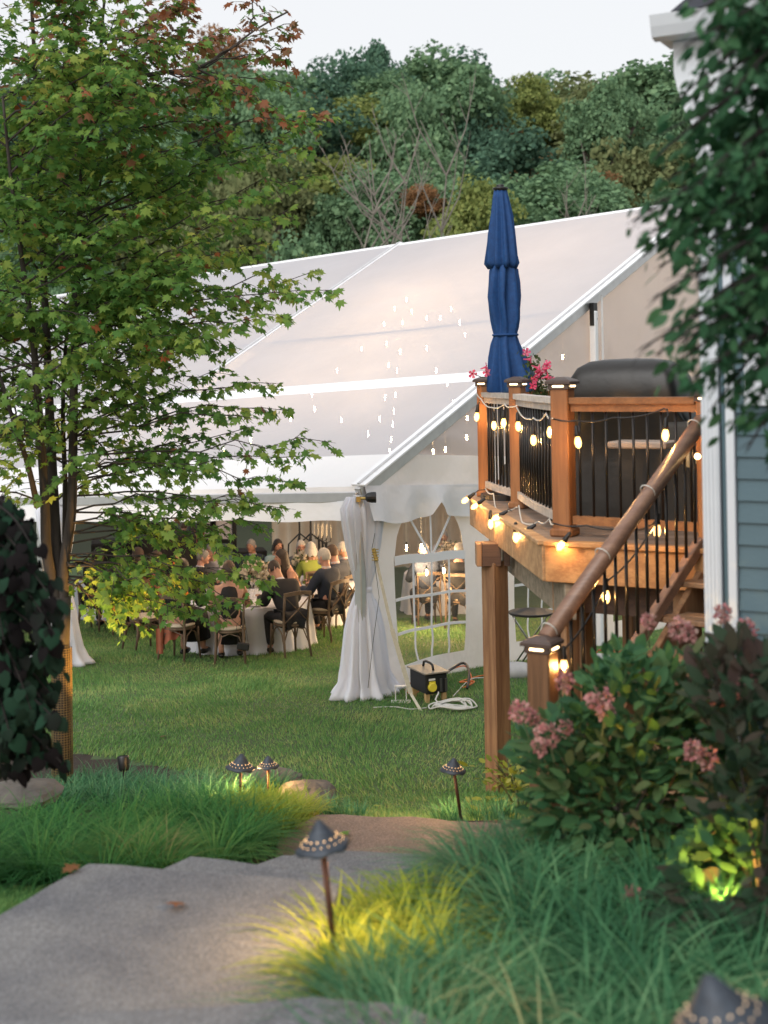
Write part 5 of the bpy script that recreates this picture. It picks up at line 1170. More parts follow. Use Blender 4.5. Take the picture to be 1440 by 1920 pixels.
# silhouette branches of the right side: (stem, start row, tip x, tip y, depth shift)
sil = [(5, 110, 575, 40, 0), (5, 128, 560, 90, .3), (5, 140, 500, 175, -.2), (5, 135, 555, 150, .2), (5, 128, 545, 200, .1), (2, 330, 625, 205, 0), (2, 260, 430, 215, .4), (5, 60, 490, -20, .2), (2, 400, 640, 215, .3), (2, 430, 600, 270, -.2), (2, 470, 608, 325, .1),
       (2, 520, 570, 385, .3), (2, 500, 520, 350, -.3), (2, 560, 545, 400, .5), (2, 590, 512, 450, -.1), (2, 640, 645, 540, .1), (2, 620, 610, 505, .35), (2, 650, 560, 590, -.2), (2, 690, 520, 560, .2), (2, 700, 455, 640, 0), (2, 760, 425, 690, .3),
       (2, 800, 540, 715, .1), (2, 830, 555, 765, .35), (2, 820, 500, 780, -.2), (2, 870, 640, 825, .1), (2, 880, 600, 850, .3), (2, 900, 575, 905, -.1), (2, 930, 565, 950, .2), (2, 900, 480, 800, .4), (2, 960, 520, 985, 0), (2, 880, 420, 860, -.4),
       (2, 1000, 500, 1040, .1), (2, 1040, 530, 1085, -.1), (2, 1060, 490, 1120, .1), (2, 1050, 445, 1160, .25), (2, 1090, 380, 1150, -.2), (2, 1080, 300, 1175, .1), (2, 1020, 420, 1010, .35), (2, 980, 330, 960, -.3), (2, 1060, 340, 1090, -.35), (2, 1090, 225, 1140, .3), (2, 1040, 250, 1060, .5), (2, 1090, 400, 1090, .1), (2, 1060, 470, 1075, .3), (2, 1080, 430, 1130, .1), (2, 1070, 350, 1050, .2), (2, 1090, 300, 1120, -.2), (2, 1000, 400, 960, .2), (2, 980, 450, 1000, -.1), (2, 960, 490, 930, .1), (2, 1050, 180, 1080, -.3), (2, 1060, 280, 1010, .1),
       (2, 640, 380, 600, .5), (2, 700, 330, 700, -.5), (2, 760, 300, 790, .3), (2, 830, 330, 880, .5), (2, 560, 350, 480, -.5), (2, 480, 300, 380, -.6), (2, 380, 360, 280, .5)]
for st, y0, x, y, dd_ in sil:
    a = on_stem(st, y0); e = P(x - 22, y + 4, mD + dd_ + ml.uniform(-.2, .2)); paths.append(bez(a, e, ml.uniform(.02, .12), 8))
for k in range(150):                                              # the rest of the crown, all round
    i = ml.choice((0, 0, 1, 1, 2, 2, 3, 4)); s = stems[i]; f_ = ml.uniform(.18, 1)*(len(s)-1); j = min(int(f_), len(s)-2); a = s[j].lerp(s[j+1], f_-j)
    h = (a.z - mbase.z); az = ml.uniform(0, 2*PI); L = ml.uniform(.7, 1.55)*(1 if h > 1.8 else .75); dz = ml.uniform(.05, .6)*L
    e = a + Vector((math.cos(az)*L, math.sin(az)*L*.9, dz)); x_, y_ = pix(e)
    if x_ > 500 or (x_ > 330 and y_ > 1000) or y_ > 1130: continue
    paths.append(bez(a, e, ml.uniform(0, .1), 7))
for k in range(60):                                               # dense upper left
    e = P(ml.uniform(-60, 430), ml.uniform(-120, 640), mD + ml.uniform(-1.1, 1.0)); a = on_stem(ml.choice((1, 2, 0)), min(1100, max(-50, pix(e)[1] + ml.uniform(60, 240)))); paths.append(bez(a, e, ml.uniform(0, .12), 7))
for p in paths:                                                   # crooked, not ruler straight
    for i in range(1, len(p)-1): p[i] += Vector((ml.gauss(0, .018), ml.gauss(0, .03), ml.gauss(0, .026)))*(.5 + i/len(p))
for k, p in enumerate(paths):
    if k < 170:
        mb = MB(); mb.tube(p, [.0085*(1 - .85*i/(len(p)-1)) + .0015 for i in range(len(p))], 5); part(mb, 'branch', M['bark'], maple)
tw, C, A, Nn = sprays(paths, ml, .42, .10, .025, t0=.2, drop=.3, flat=.6)
A[:, 2] -= .25; Nn[:, 1] -= .45
mb = MB(); 
for ln in tw: mb.tube(ln, [.004, .003, .0015], 3, cap=False)
part(mb, 'twigs', M['bark'], maple, kind='stuff')
R = vary(frames(A, Nn)); S = .08*np.array([ml.uniform(.45, 1.25) for _ in range(len(C))])
px_ = np.array([pix(c) for c in C])
redp = np.clip((300 - px_[:, 1])/260, 0, 1)*np.clip((px_[:, 0]-150)/280, .12, 1)*.75 + .015 + .5*np.exp(-((px_[:, 0]-490)/50)**2 - ((px_[:, 1]-215)/22)**2)
red = np.array([ml.random() for _ in range(len(C))]) < redp
keepp = np.clip(1.05 - (px_[:, 1]-600)/420, .62, 1)*np.where((px_[:, 1] > 640) & (px_[:, 1] < 980) & (px_[:, 0] < 330), .72, 1)
clear = (rng.random(len(C)) < keepp*.95) & ~((px_[:, 0] > 672) | ((px_[:, 0] > 560) & (px_[:, 1] < 30)))
k1 = clear & ~red; k2 = clear & red
edge = -px_[:, 0] + np.abs(px_[:, 1]-700)*.2
foliage(maple, C[k1], R[k1], S[k1], MAPLE, M['maple'], 230, key=edge[k1], mass='crown')
foliage(maple, C[k2], R[k2], S[k2], MAPLE, M['maple_red'], 60, key=edge[k2], mass='turning_leaves', mass_label='red and orange leaves at the top of the crown')
print('maple leaves', len(C), 'branches', len(paths))
# protective mesh round the trunk, lit from behind
M['guard'] = mat('yellow_brown_mesh', (.2, .135, .045), (.12, .08, .035), 30, .5)
mb = MB(); n = 22; zt = P(115, 1215, mD).z
for k in range(n): a = 2*PI*k/n; mb.tube([(mbase.x + .088*math.cos(a), mbase.y + .088*math.sin(a), mbase.z + .02), (trunkp[2].x + .084*math.cos(a), trunkp[2].y + .084*math.sin(a), zt)], .0028, 3, cap=False)
for k in range(62):
    z = mbase.z + .03 + (zt-mbase.z-.03)*k/61; f_ = k/61; cx_, cy_ = mbase.x + (trunkp[2].x-mbase.x)*f_, mbase.y; mb.tube([(cx_ + .087*math.cos(t), cy_ + .087*math.sin(t), z) for t in np.linspace(0, 2*PI, 17)], .0028, 3, cap=False)
part(mb, 'trunk_guard', M['guard'], maple, kind='stuff')

# ---------------------------------------------------------------- dark purple shrub at the left edge
M['plum_leaf'] = leaf_mat('dark_purple_leaf', [(0, (.008, .009, .009)), (.4, (.014, .012, .013)), (.7, (.018, .05, .03)), (1, (.035, .03, .03))], .12, .85, .04)
sD = 6.6; sb = Vector((P(-20, 1500, sD).x, sD, G(sD)))
M['dark_twig'] = mat('dark_twig', (.014, .011, .01), rough=.9)
shrub = thing('purple_shrub', 'dark purple leaved weeping shrub cropped by the left edge in front of the maple', 'shrub', sb)
sr = random.Random(9); paths = []
top = P(-30, 930, sD)
mb = MB(); mb.tube(smooth_path([sb, sb + Vector((.02, 0, .5)), P(-25, 1150, sD), top], 4), [.03]*5 + [.025]*4 + [.018]*4, 8); part(mb, 'trunk', M['dark_twig'], shrub, smooth=True)
for x, y in [(30, 950), (62, 985), (75, 1020), (70, 1060), (100, 1110), (128, 1150), (120, 1190), (118, 1230), (95, 1260), (112, 1300), (70, 1330), (118, 1350), (85, 1400), (128, 1430), (60, 1440), (20, 1440), (-10, 1300), (20, 1200), (10, 1080), (-40, 1000), (-60, 1200), (-80, 1400), (40, 1120), (50, 1240), (30, 1380)]:
    for q in range(2):
        e = P(x - 14 + sr.uniform(-6, 4), y, sD + sr.uniform(-.35, .35)); a = top.lerp(sb, min(.8, max(0, (y-1000)/700))*sr.uniform(.5, 1)); paths.append(bez(a, e, sr.uniform(.1, .3), 7))
for p in paths: mb = MB(); mb.tube(p, [.008*(1 - .8*i/(len(p)-1)) + .0015 for i in range(len(p))], 4); part(mb, 'branch', M['dark_twig'], shrub)
tw, C, A, Nn = sprays(paths, sr, .16, .06, .04, t0=.1, drop=.5, flat=.5)
A[:, 2] -= .8; Nn = Nn*[1, 1, .5] + np.array([0, -.7, 0]) + rng.normal(0, .3, Nn.shape)
S = .075*rng.uniform(.6, 1.2, len(C)); kk = np.array([pix(c)[0] < 135 for c in C]); foliage(shrub, C[kk], frames(A, Nn)[kk], S[kk], HEART, M['plum_leaf'], 250, key=-np.array([pix(c)[0] for c in C[kk]]), mass='foliage')
print('shrub', len(C))
# ---------------------------------------------------------------- out of focus tree in front of the house, right edge
M['right_leaf'] = leaf_mat('dark_green_leaf', [(0, (0.016, 0.061, 0.030)), (.4, (0.034, 0.108, 0.049)), (.75, (0.068, 0.162, 0.068)), (1, (0.149, 0.243, 0.081))], .35, .5, .15)
rD = 4.3; rb = Vector((P(1640, 1500, rD).x, rD, G(rD)))
rt = thing('foreground_tree', 'dark leafy tree branches hanging out of focus over the house corner from the right edge', 'tree', rb)
rr_ = random.Random(4); tp_ = P(1600, -260, rD)
mb = MB(); mb.tube(smooth_path([rb, P(1630, 1000, rD), P(1600, 500, rD), P(1590, 0, rD), tp_], 4), [.06 - .0025*i for i in range(17)], 10); part(mb, 'trunk', M['dark_twig'], rt, smooth=True)
tips = [(1300, 25), (1285, 85), (1310, 140), (1295, 185), (1330, 60), (1255, 205), (1240, 250), (1225, 300), (1245, 340), (1200, 395), (1185, 415), (1215, 440), (1205, 480), (1250, 400), (1235, 500), (1265, 545), (1225, 560), (1290, 590), (1300, 640), (1200, 655), (1230, 665), (1255, 690), (1290, 720), (1310, 700), (1275, 640), (1340, 760), (1370, 800), (1400, 845), (1440, 880), (1340, 680), (1380, 720),
        (1290, 270), (1320, 330), (1300, 420), (1340, 480), (1330, 560), (1380, 250), (1400, 100), (1370, 180), (1350, 20), (1420, 30), (1430, 330), (1400, 420), (1440, 520), (1400, 600), (1430, 700), (1360, 640), (1390, 520), (1450, 170), (1350, 400), (1270, 460), (1310, 220), (1345, 300), (1440, 440), (1440, 620), (1385, 340), (1300, -10), (1410, 260)]
paths = []
for i, (x, y) in enumerate(tips):
    D = rD + rr_.uniform(-.35, .45); e = P(x, y, D); a = P(1595, y - rr_.uniform(120, 260), rD); paths.append(bez(a, e, rr_.uniform(-.02, .18), 8))
for p in paths: mb = MB(); mb.tube(p, [.012*(1 - .85*i/(len(p)-1)) + .0015 for i in range(len(p))], 5); part(mb, 'branch', M['dark_twig'], rt)
tw, C, A, Nn = sprays(paths, rr_, .2, .05, .0135, t0=.25, drop=.25, flat=.7, tip_scale=.35)
xx = np.array([pix(c) for c in C]); lim = np.interp(xx[:, 1], [-100, 60, 160, 250, 380, 420, 560, 620, 690, 800, 900, 1000], [1270, 1275, 1275, 1215, 1180, 1170, 1215, 1255, 1185, 1310, 1400, 1500]); ok = (xx[:, 0] > lim) & (xx[:, 0] < 1750)
dens = np.clip((xx[:, 0]-lim)/130, .3, 1)*np.where(xx[:, 1] > 470, .62, 1.0); ok &= rng.random(len(C)) < dens
mb = MB()
for ln in tw: mb.tube(ln, [.003, .002, .001], 3, cap=False)
part(mb, 'twigs', M['dark_twig'], rt, kind='stuff')
S = .056*rng.uniform(.7, 1.25, len(C)); foliage(rt, C[ok], vary(frames(A, Nn)[ok]), S[ok], OVAL, M['right_leaf'], 280, key=xx[ok][:, 0], mass='crown'); print('right tree', ok.sum())
# ---------------------------------------------------------------- hydrangeas
M['hyd_leaf'] = leaf_mat('hydrangea_leaf', [(0, (0.021, 0.063, 0.032)), (.35, (0.040, 0.115, 0.052)), (.6, (0.069, 0.167, 0.063)), (.8, (0.115, 0.138, 0.063)), (1, (0.184, 0.172, 0.092))], .35, .55, .15)
M['hyd_dark'] = leaf_mat('dark_burgundy_leaf', [(0, (.02, .04, .024)), (.35, (.03, .065, .035)), (.6, (.05, .05, .035)), (.8, (.07, .045, .04)), (1, (.11, .1, .06))], .3, .55, .15)
M['petal'] = leaf_mat('fading_pink_petal', [(0, (.36, .15, .15)), (.35, (.46, .19, .21)), (.6, (.52, .3, .28)), (.85, (.48, .36, .31)), (1, (.52, .14, .2))], .35, .6, .2)
def hydrangea(base_px, D, blobs, label, n, m, heads, seed):
    r_ = random.Random(seed); b = Vector((P(*base_px, D).x, D, G(D))); t = thing('hydrangea', label, 'shrub', b)
    C, A, Nn = [], [], []; W_ = [r[2]*r[3] for r in blobs]
    for k in range(n):
        x, y, rx, ry, dD = r_.choices(blobs, W_)[0]; a = r_.uniform(0, 2*PI); q = r_.random()**.5; D_ = D + dD + r_.uniform(-.4, .4)*(1 - q*.5)
        p = P(x + rx*q*math.cos(a), y + ry*q*math.sin(a), D_); C.append(tuple(p)); d = p - (b + Vector((0, .1, .3))); d = d.normalized() + Vector((r_.gauss(0, .5), r_.gauss(0, .5), r_.gauss(-.3, .3))); A.append(tuple(d)); Nn.append((r_.gauss(0, .35), r_.gauss(-.35, .35), 1))
    C, A, Nn = map(np.array, (C, A, Nn)); xp = np.array([pix(c) for c in C]); kp = ~((((xp[:, 0]-1350)/66)**2 + ((xp[:, 1]-1612)/68)**2 < 1) & (C[:, 1] < 5.35)); C, A, Nn = C[kp], A[kp], Nn[kp]; n = len(C)
    for k in range(16):
        e = Vector(C[r_.randrange(n)]); mb = MB(); mb.tube(bez(b + Vector((r_.uniform(-.15, .15), 0, 0)), e, .15, 6), [.009 - .001*i for i in range(7)], 5); part(mb, 'branch', M['bark'], t)
    foliage(t, C, vary(frames(A, Nn)), .1*rng.uniform(.55, 1.25, n), OVAL, m, 230, mass='foliage', key=C[:, 1])
    pet = (np.array([(0, 0, 0), (.5, .35, .1), (0, 1, 0), (-.5, .35, .1)]), np.array([(0, 1, 2), (0, 2, 3)]))
    for x, y, D_, s in heads:
        s *= .85; c = np.array(P(x, y, D_)); k = 110; d = rng.normal(size=(k, 3)); d /= np.linalg.norm(d, axis=1, keepdims=True)
        cc = c + d*np.array([.045, .045, .05])*s*rng.uniform(.5, 1.1, (k, 1)); V, T = leaf_cloud(cc - np.array(b), frames(d + rng.normal(0, .5, (k, 3)), rng.normal(size=(k, 3))), .024*s*rng.uniform(.7, 1.2, k), *pet)
        me = mesh_from('flower_head', V, T); me.materials.append(M['petal']); link('flower_head', me, None, t, None, 'stuff')
        mb = MB(); mb.tube(bez(Vector(c) - Vector((r_.uniform(-.05, .05), -.0, .12)), Vector(c), .05, 4), .004, 4); part(mb, 'stem', M['stem_green'], t)
hydrangea((1180, 1700), 6.1, [(1120, 1470, 120, 110, .2), (1220, 1360, 150, 130, .1), (1080, 1420, 90, 90, .1), (1300, 1480, 160, 170, 0), (1180, 1580, 150, 110, 0), (1330, 1330, 120, 110, .1), (1170, 1280, 70, 60, .2), (1005, 1400, 40, 50, .2), (1280, 1600, 150, 90, 0), (1060, 1540, 80, 70, .1), (1350, 1600, 85, 75, -.6), (1345, 1590, 80, 70, -.55)],
          'big hydrangea with dark green leaves and fading pink heads at the foot of the stairs', 3600, M['hyd_leaf'],
          [(975, 1335, 6.0, 1.1), (1000, 1345, 6.05, .7), (1058, 1275, 6.2, 1.0), (1125, 1315, 5.9, 1.25), (1135, 1335, 5.95, .9), (1025, 1378, 5.9, 1.2), (1012, 1400, 6, .9), (1060, 1365, 6.1, .8), (1215, 1165, 6.3, .8), (1275, 1180, 6.2, 1.2), (1292, 1190, 6.2, .9), (1300, 1410, 5.7, .9), (1328, 1425, 5.7, 1.0), (1200, 1250, 6.2, .8), (1240, 1290, 6.1, .7)], 3)
hydrangea((1420, 1800), 5.2, [(1400, 1700, 150, 120, 0), (1330, 1760, 140, 90, -.1), (1430, 1550, 110, 130, .1), (1440, 1400, 90, 120, .2), (1380, 1290, 90, 90, .4), (1300, 1700, 80, 60, .1)],
          'brown tinted hydrangea with pale pink heads at the right edge below the house', 2000, M['hyd_dark'],
          [(1185, 1690, 5.2, 1.1), (1205, 1715, 5.2, 1.15), (1175, 1755, 5.15, .8), (1355, 1150, 5.9, .9), (1400, 1180, 5.8, 1.0), (1372, 1290, 5.6, 1.15), (1400, 1320, 5.6, 1.2), (1425, 1270, 5.6, 1.1), (1430, 1230, 5.8, .9), (1350, 1310, 5.7, 1.0)], 5)
# ================================================================ wedding guests, chairs and tables under the tent
M['skin'] = mat('skin', (.50, .27, .19), (.44, .23, .16), 20, .5); M['skin_pink'] = mat('pink_skin', (.58, .32, .25), (.5, .26, .2), 20, .5)
M['navy_suit'] = mat('navy_suit', (.018, .028, .055), (.012, .02, .04), 12, .8, bump=.2); M['black_suit'] = mat('black_suit', (.012, .013, .018), rough=.85)
M['grey_suit'] = mat('grey_suit', (.09, .1, .12), rough=.85); M['blue_dress'] = mat('pale_blue_dress', (.3, .42, .46), (.22, .33, .37), 6, .7)
M['lime'] = mat('lime_dress', (.24, .3, .045), (.19, .24, .04), 8, .7); M['coral'] = mat('coral_dress', (.6, .18, .1), rough=.7); M['white_shirt'] = mat('white_shirt', (.62, .58, .62), rough=.8)
M['black_dress'] = mat('black_dress', (.008, .008, .01), rough=.8); M['hair_grey'] = mat('grey_hair', (.32, .31, .3), (.18, .17, .17), 60, .7, bump=.4); M['hair_dark'] = mat('dark_brown_hair', (.03, .017, .012), (.015, .01, .008), 60, .5, bump=.3)
M['hair_white'] = mat('white_hair', (.5, .48, .46), (.35, .34, .33), 60, .7); M['hair_brown'] = mat('brown_hair', (.1, .06, .04), (.06, .04, .03), 60, .6); M['eye'] = mat('dark_eye', (.02, .015, .01), rough=.2); M['lip'] = mat('lips', (.45, .12, .1), rough=.5)
M['shoe'] = mat('black_shoe', (.01, .01, .01), rough=.3)
def skinned(name, verts, edges, radii, m, parent, root=0, sub=1):
    me = bpy.data.meshes.new(name); me.from_pydata([tuple(v) for v in verts], edges, []); me.materials.append(m)
    o = bpy.data.objects.new(name, me); COL.objects.link(o); o.parent = parent
    md = o.modifiers.new('skin', 'SKIN'); md.use_smooth_shade = True
    for i, r in enumerate(radii): me.skin_vertices[0].data[i].radius = r if isinstance(r, tuple) else (r, r)
    me.skin_vertices[0].data[root].use_root = True
    s = o.modifiers.new('sub', 'SUBSURF'); s.levels = s.render_levels = sub; return o
def person(label, loc, rz, pose='sit', top='navy_suit', legs='black_suit', hair='hair_grey', style='short', skin='skin', lean=.1, turn=0.0, nod=0.0, reach=(.3, .3), sleeves=True, glasses=False, beard=False, dress=False, group='wedding guests', size=1.0):
    t = thing('person', label, 'person', loc, rz, group); t.scale = (size, size, size*.99)
    sit = pose == 'sit'; hipz = .53 if sit else .93
    def up(x, y, z):                                              # torso points lean forward about the hip
        dz = z; return Vector((x, y + math.sin(lean)*dz, hipz + math.cos(lean)*dz))
    V, E, Rr = [], [], []
    def add(p, r, to=None):
        V.append(Vector(p)); Rr.append(r); i = len(V)-1
        if to is not None: E.append((to, i))
        return i
    pel = add(up(0, 0, 0), (.15, .11)); bel = add(up(0, .01, .18), (.14, .10), pel); che = add(up(0, .02, .36), (.16, .11), bel); nb = add(up(0, .02, .49), (.075, .065), che)
    nk = add(up(0, .03, .56), .055, nb); hc = up(0, .05 + nod*.08, .66); head = add(hc, (.072, .088), nk); crown = add(hc + Vector((0, -.01, .085)), (.06, .07), head)
    chin = add(hc + Vector((0, .045, -.055)), (.032, .03), head)
    torso_ids = [pel, bel, che, nb]; arms = []; legsid = []
    for s in (-1, 1):
        rch = reach[0] if s < 0 else reach[1]
        sh = add(up(s*.175, .02, .43), .062, che); 
        if sit: el = up(s*.24, .04 + rch*.45, .17); wr = up(s*.17, 0, .2) + Vector((0, rch + .1, -.02 + .04))
        else: el = up(s*.24, -.02, .14); wr = up(s*.2, .18, -.02) if rch < .5 else up(s*.12, .3, .22)
        e = add(el, .046, sh); w = add(wr, .03, e); d = (wr-el).normalized(); h = add(wr + d*.06, (.036, .022), w)
        arms += [sh, e, w]
        side = d.cross(Vector((0, 0, 1))).normalized()
        for k in range(4):
            o_ = side*(-.027 + .018*k); a = add(wr + d*.10 + o_, .0095, h); L = (.05, .058, .054, .042)[k]; b = add(V[a] + d*L*.55 + Vector((0, 0, -.006)), .009, a); add(V[b] + d*L*.4 + Vector((0, 0, -.022)), .0075, b)
        a = add(wr + d*.03 - side*s*.04, .011, w); add(V[a] + d*.045 - side*s*.012, .009, a)
        hp = add(V[pel] + Vector((s*.085, .0, -.02)), .085, pel)
        if sit: kn = Vector((s*.12, .43, .50)); an = Vector((s*.12, .40 + .05*s, .09)); 
        else: kn = Vector((s*.1, .02, .5)); an = Vector((s*.11, -.02, .09))
        k_ = add(kn, .06, hp); a_ = add(an, .038, k_); to = add(an + Vector((0, .14, -.05)), (.038, .025), a_); legsid += [hp, k_, a_]
    skinned('body', V, E, Rr, M[skin], t, pel)
    def cloth(ids, name, m, grow, only=None):
        idx = {v: i for i, v in enumerate(ids)}; vs = [V[i] for i in ids]; es = [(idx[a], idx[b]) for a, b in E if a in idx and b in idx]
        rs = [tuple(x + grow for x in (Rr[i] if isinstance(Rr[i], tuple) else (Rr[i], Rr[i]))) for i in ids]; skinned(name, vs, es, rs, M[m], t, 0)
    cloth(torso_ids + (arms if sleeves else []), 'jacket' if 'suit' in top else 'dress_top' if dress else 'shirt', top, .03 if 'suit' in top else .014)
    if dress:
        mb = MB(); 
        if sit: mb.tube([up(0, -.02, .05), Vector((0, .2, .5)), Vector((0, .46, .45)), Vector((0, .48, .2))], [.17, .2, .19, .2], 14)
        else: mb.tube([up(0, 0, .1), Vector((0, 0, .75)), Vector((0, 0, .4))], [.15, .2, .26], 16)
        o = part(mb, 'skirt', M[top], t, smooth=True, org=(0, 0, 0))
    else: cloth([pel] + legsid, 'trousers', legs, .014)
    for s in (-1, 1):
        i = legsid[2] if s < 0 else legsid[5]; mb = MB(); mb.ball(V[i] + Vector((0, .06, -.05)), (.048, .13, .042), 10, 6); part(mb, 'shoe', M['shoe'], t, smooth=True, org=(0, 0, 0))
    # head details, turned together
    HM = Matrix.Rotation(turn, 3, 'Z') @ Matrix.Rotation(-nod*.6 - lean*.2, 3, 'X')
    def hp_(x, y, z): return hc + HM @ Vector((x, y, z))
    fm = MB(); fm.ball(hp_(0, .012, -.002), (.074, .094, .112), 16, 12, HM)          # face volume
    fm.ball(hp_(0, .1, -.012), (.012, .022, .02), 8, 6, HM); fm.ball(hp_(0, .062, -.085), (.036, .034, .028), 10, 6, HM)
    for s in (-1, 1): fm.ball(hp_(s*.078, -.005, -.012), (.01, .02, .03), 8, 6, HM)
    part(fm, 'face', M[skin], t, smooth=True, org=(0, 0, 0))
    for s in (-1, 1): q = MB(); q.ball(hp_(s*.03, .093, .012), (.012, .008, .007), 8, 5, HM); part(q, 'eye', M['eye'], t, smooth=True, org=(0, 0, 0))
    q = MB(); q.ball(hp_(0, .098, -.055), (.022, .01, .007), 8, 5, HM); part(q, 'mouth', M['lip'], t, smooth=True, org=(0, 0, 0))
    # hair: a cap that leaves the face free
    hb = MB(); n, m_ = 20, 12; vs, fs = [], []
    low = {'short': -.05, 'long': -.14, 'bob': -.11, 'bald': -.04}[style]
    for j in range(m_+1):
        th = PI*.62*j/m_
        for k in range(n):
            a = 2*PI*k/n; f_ = math.sin(a); lim = .33 if style != 'bald' else 0.0
            thk = th*(1 if f_ < .2 else 1 - (.42 if style != 'bald' else .8)*((f_-.2)/.8)) if style != 'bald' else (PI*.38 + (PI*.2)*j/m_ if f_ < .3 else PI*.42)
            r_x, r_y, r_z = (.083, .103, .122) if style != 'bald' else (.08, .1, .115)
            vs.append(hp_(r_x*math.sin(thk)*math.cos(a)*(1 + .02*math.sin(k*5+j)), .004 + r_y*math.sin(thk)*math.sin(a), .006 + r_z*math.cos(thk)))
    for j in range(m_):
        for k in range(n): q_ = (k+1) % n; fs.append((j*n+k, (j+1)*n+k, (j+1)*n+q_, j*n+q_))
    hb.add(vs, fs)
    if style in ('long', 'bob'):
        L = .34 if style == 'long' else .12; vs, fs = [], []
        for j in range(7):
            f_ = j/6
            for k in range(13):
                a = PI*1.0 + PI*k/12; r = .088 + .02*f_; vs.append(hp_(r*math.cos(a)*(1 + .05*math.sin(k*3)), .0 + r*1.05*math.sin(a) - .02*f_ + (.05 if k in (0, 12) else 0), .02 - L*f_ - (.02*math.sin(k*2) if j == 6 else 0)))
        for j in range(6):
            for k in range(12): fs.append((j*13+k, j*13+k+1, (j+1)*13+k+1, (j+1)*13+k))
        hb.add(vs, fs)
    part(hb, 'hair', M[hair], t, smooth=True, org=(0, 0, 0))
    if beard: q = MB(); q.ball(hp_(0, .062, -.078), (.052, .045, .048), 12, 8, HM); part(q, 'beard', M[hair], t, smooth=True, org=(0, 0, 0))
    if glasses:
        q = MB()
        for s in (-1, 1): q.tube([hp_(s*.032 + .021*math.cos(a), .104, .01 + .016*math.sin(a)) for a in np.linspace(0, 2*PI, 11)], .0025, 4, cap=False); q.tube([hp_(s*.055, .1, .014), hp_(s*.078, .0, .012)], .0025, 4)
        part(q, 'glasses', M['black'], t, org=(0, 0, 0))
    if 'suit' in top:
        q = MB(); q.lathe(up(0, .025, .5), [(.07, -.015), (.066, .02), (.06, .03)], 14, Matrix.Rotation(-lean, 3, 'X')); part(q, 'shirt_collar', M['white_shirt'], t, smooth=True, org=(0, 0, 0))
    return t

# ---------------------------------------------------------------- cross back chairs
M['chair_wood'] = mat('weathered_oak', (.17, .115, .075), (.09, .06, .04), 10, .6, bump=.3, bscale=40, stretch=(1, 1, .2), obj_rand=.12); M['cushion'] = mat('cream_cushion', (.5, .43, .33), (.42, .36, .28), 8, .85)
def chair_proto(label, group):
    t = thing('cross_back_chair', label, 'chair', (0, 0, 0), 0, group); W = M['chair_wood']
    def pt(nm, pts, r, n=7): mb = MB(); mb.tube(pts, r, n); part(mb, nm, W, t, smooth=True, org=(0, 0, 0))
    for s in (-1, 1):
        pt('rear_leg', [(s*.2, -.26, 0), (s*.185, -.21, .25), (s*.18, -.195, .46), (s*.185, -.22, .68), (s*.195, -.27, .87)], [.016, .018, .019, .017, .015])
        pt('front_leg', [(s*.2, .2, 0), (s*.185, .18, .22), (s*.18, .17, .43)], [.014, .017, .018])
        pt('brace', [(s*.192, -.21, .2), (s*.19, -.14, .36), (s*.19, -.02, .415), (s*.19, .1, .36), (s*.192, .17, .2)], .009, 6)
    pt('brace', [(-.18, -.2, .22), (-.12, -.19, .38), (0, -.18, .42), (.12, -.19, .38), (.18, -.2, .22)], .009, 6); pt('brace', [(-.18, .18, .2), (-.12, .18, .37), (0, .18, .41), (.12, .18, .37), (.18, .18, .2)], .009, 6)
    mb = MB(); pr = [(x, -.27 - .035*math.cos(x/.2*PI/2), .875 + .02*math.cos(x/.2*PI/2)) for x in np.linspace(-.205, .205, 9)]
    for a, b in zip(pr[:-1], pr[1:]): mb.beam(a, b, .026, .05)
    part(mb, 'top_rail', W, t, org=(0, 0, 0))
    for s in (-1, 1):
        mb = MB(); pts = [Vector((s*(-.185 + .37*q), -.265 - .03*math.sin(PI*q) + .06*q, .84 - .36*q)) for q in np.linspace(0, 1, 7)]
        for a, b in zip(pts[:-1], pts[1:]): mb.beam(a + Vector((0, s*.004, 0)), b + Vector((0, s*.004, 0)), .008, .028, up=(1, 0, 0) if False else (0, 1, 0))
        part(mb, 'cross_slat', W, t, org=(0, 0, 0))
    mb = MB(); mb.lathe((0, 0, 0), [(.0, .425), (.2, .425), (.215, .435), (.215, .455), (.2, .46), (0, .46)], 20, Matrix.Scale(1, 3)); part(mb, 'seat', W, t, org=(0, 0, 0))
    mb = MB(); mb.lathe((0, 0, 0), [(.19, .462), (.212, .475), (.21, .492), (.17, .508), (0, .512)], 20); part(mb, 'cushion', M['cushion'], t, smooth=True, org=(0, 0, 0))
    return t
CG = 'cross back chairs at the dinner tables'
chair0 = None
def chair(px, py, rz, label, dD=0):
    global chair0
    p = PG(px, py); p.y += dD; p.z = G(p.y) + bumps(p.x, p.y)
    if chair0 is None: chair0 = chair_proto(label, CG); chair0.location = p; chair0.rotation_euler = (0, 0, rz); return chair0
    return dup(chair0, p, rz, label)
def seated(px, py, rz, label, clabel, **kw):
    """a chair whose floor point is at the pixel and the guest sitting on it"""
    c = chair(px, py, rz, clabel); c.scale = (1.07,)*3; kw.setdefault('size', 1.12); f = Matrix.Rotation(rz, 3, 'Z') @ Vector((0, -.06, 0)); return person(label, Vector(c.location) + f, rz, **kw)

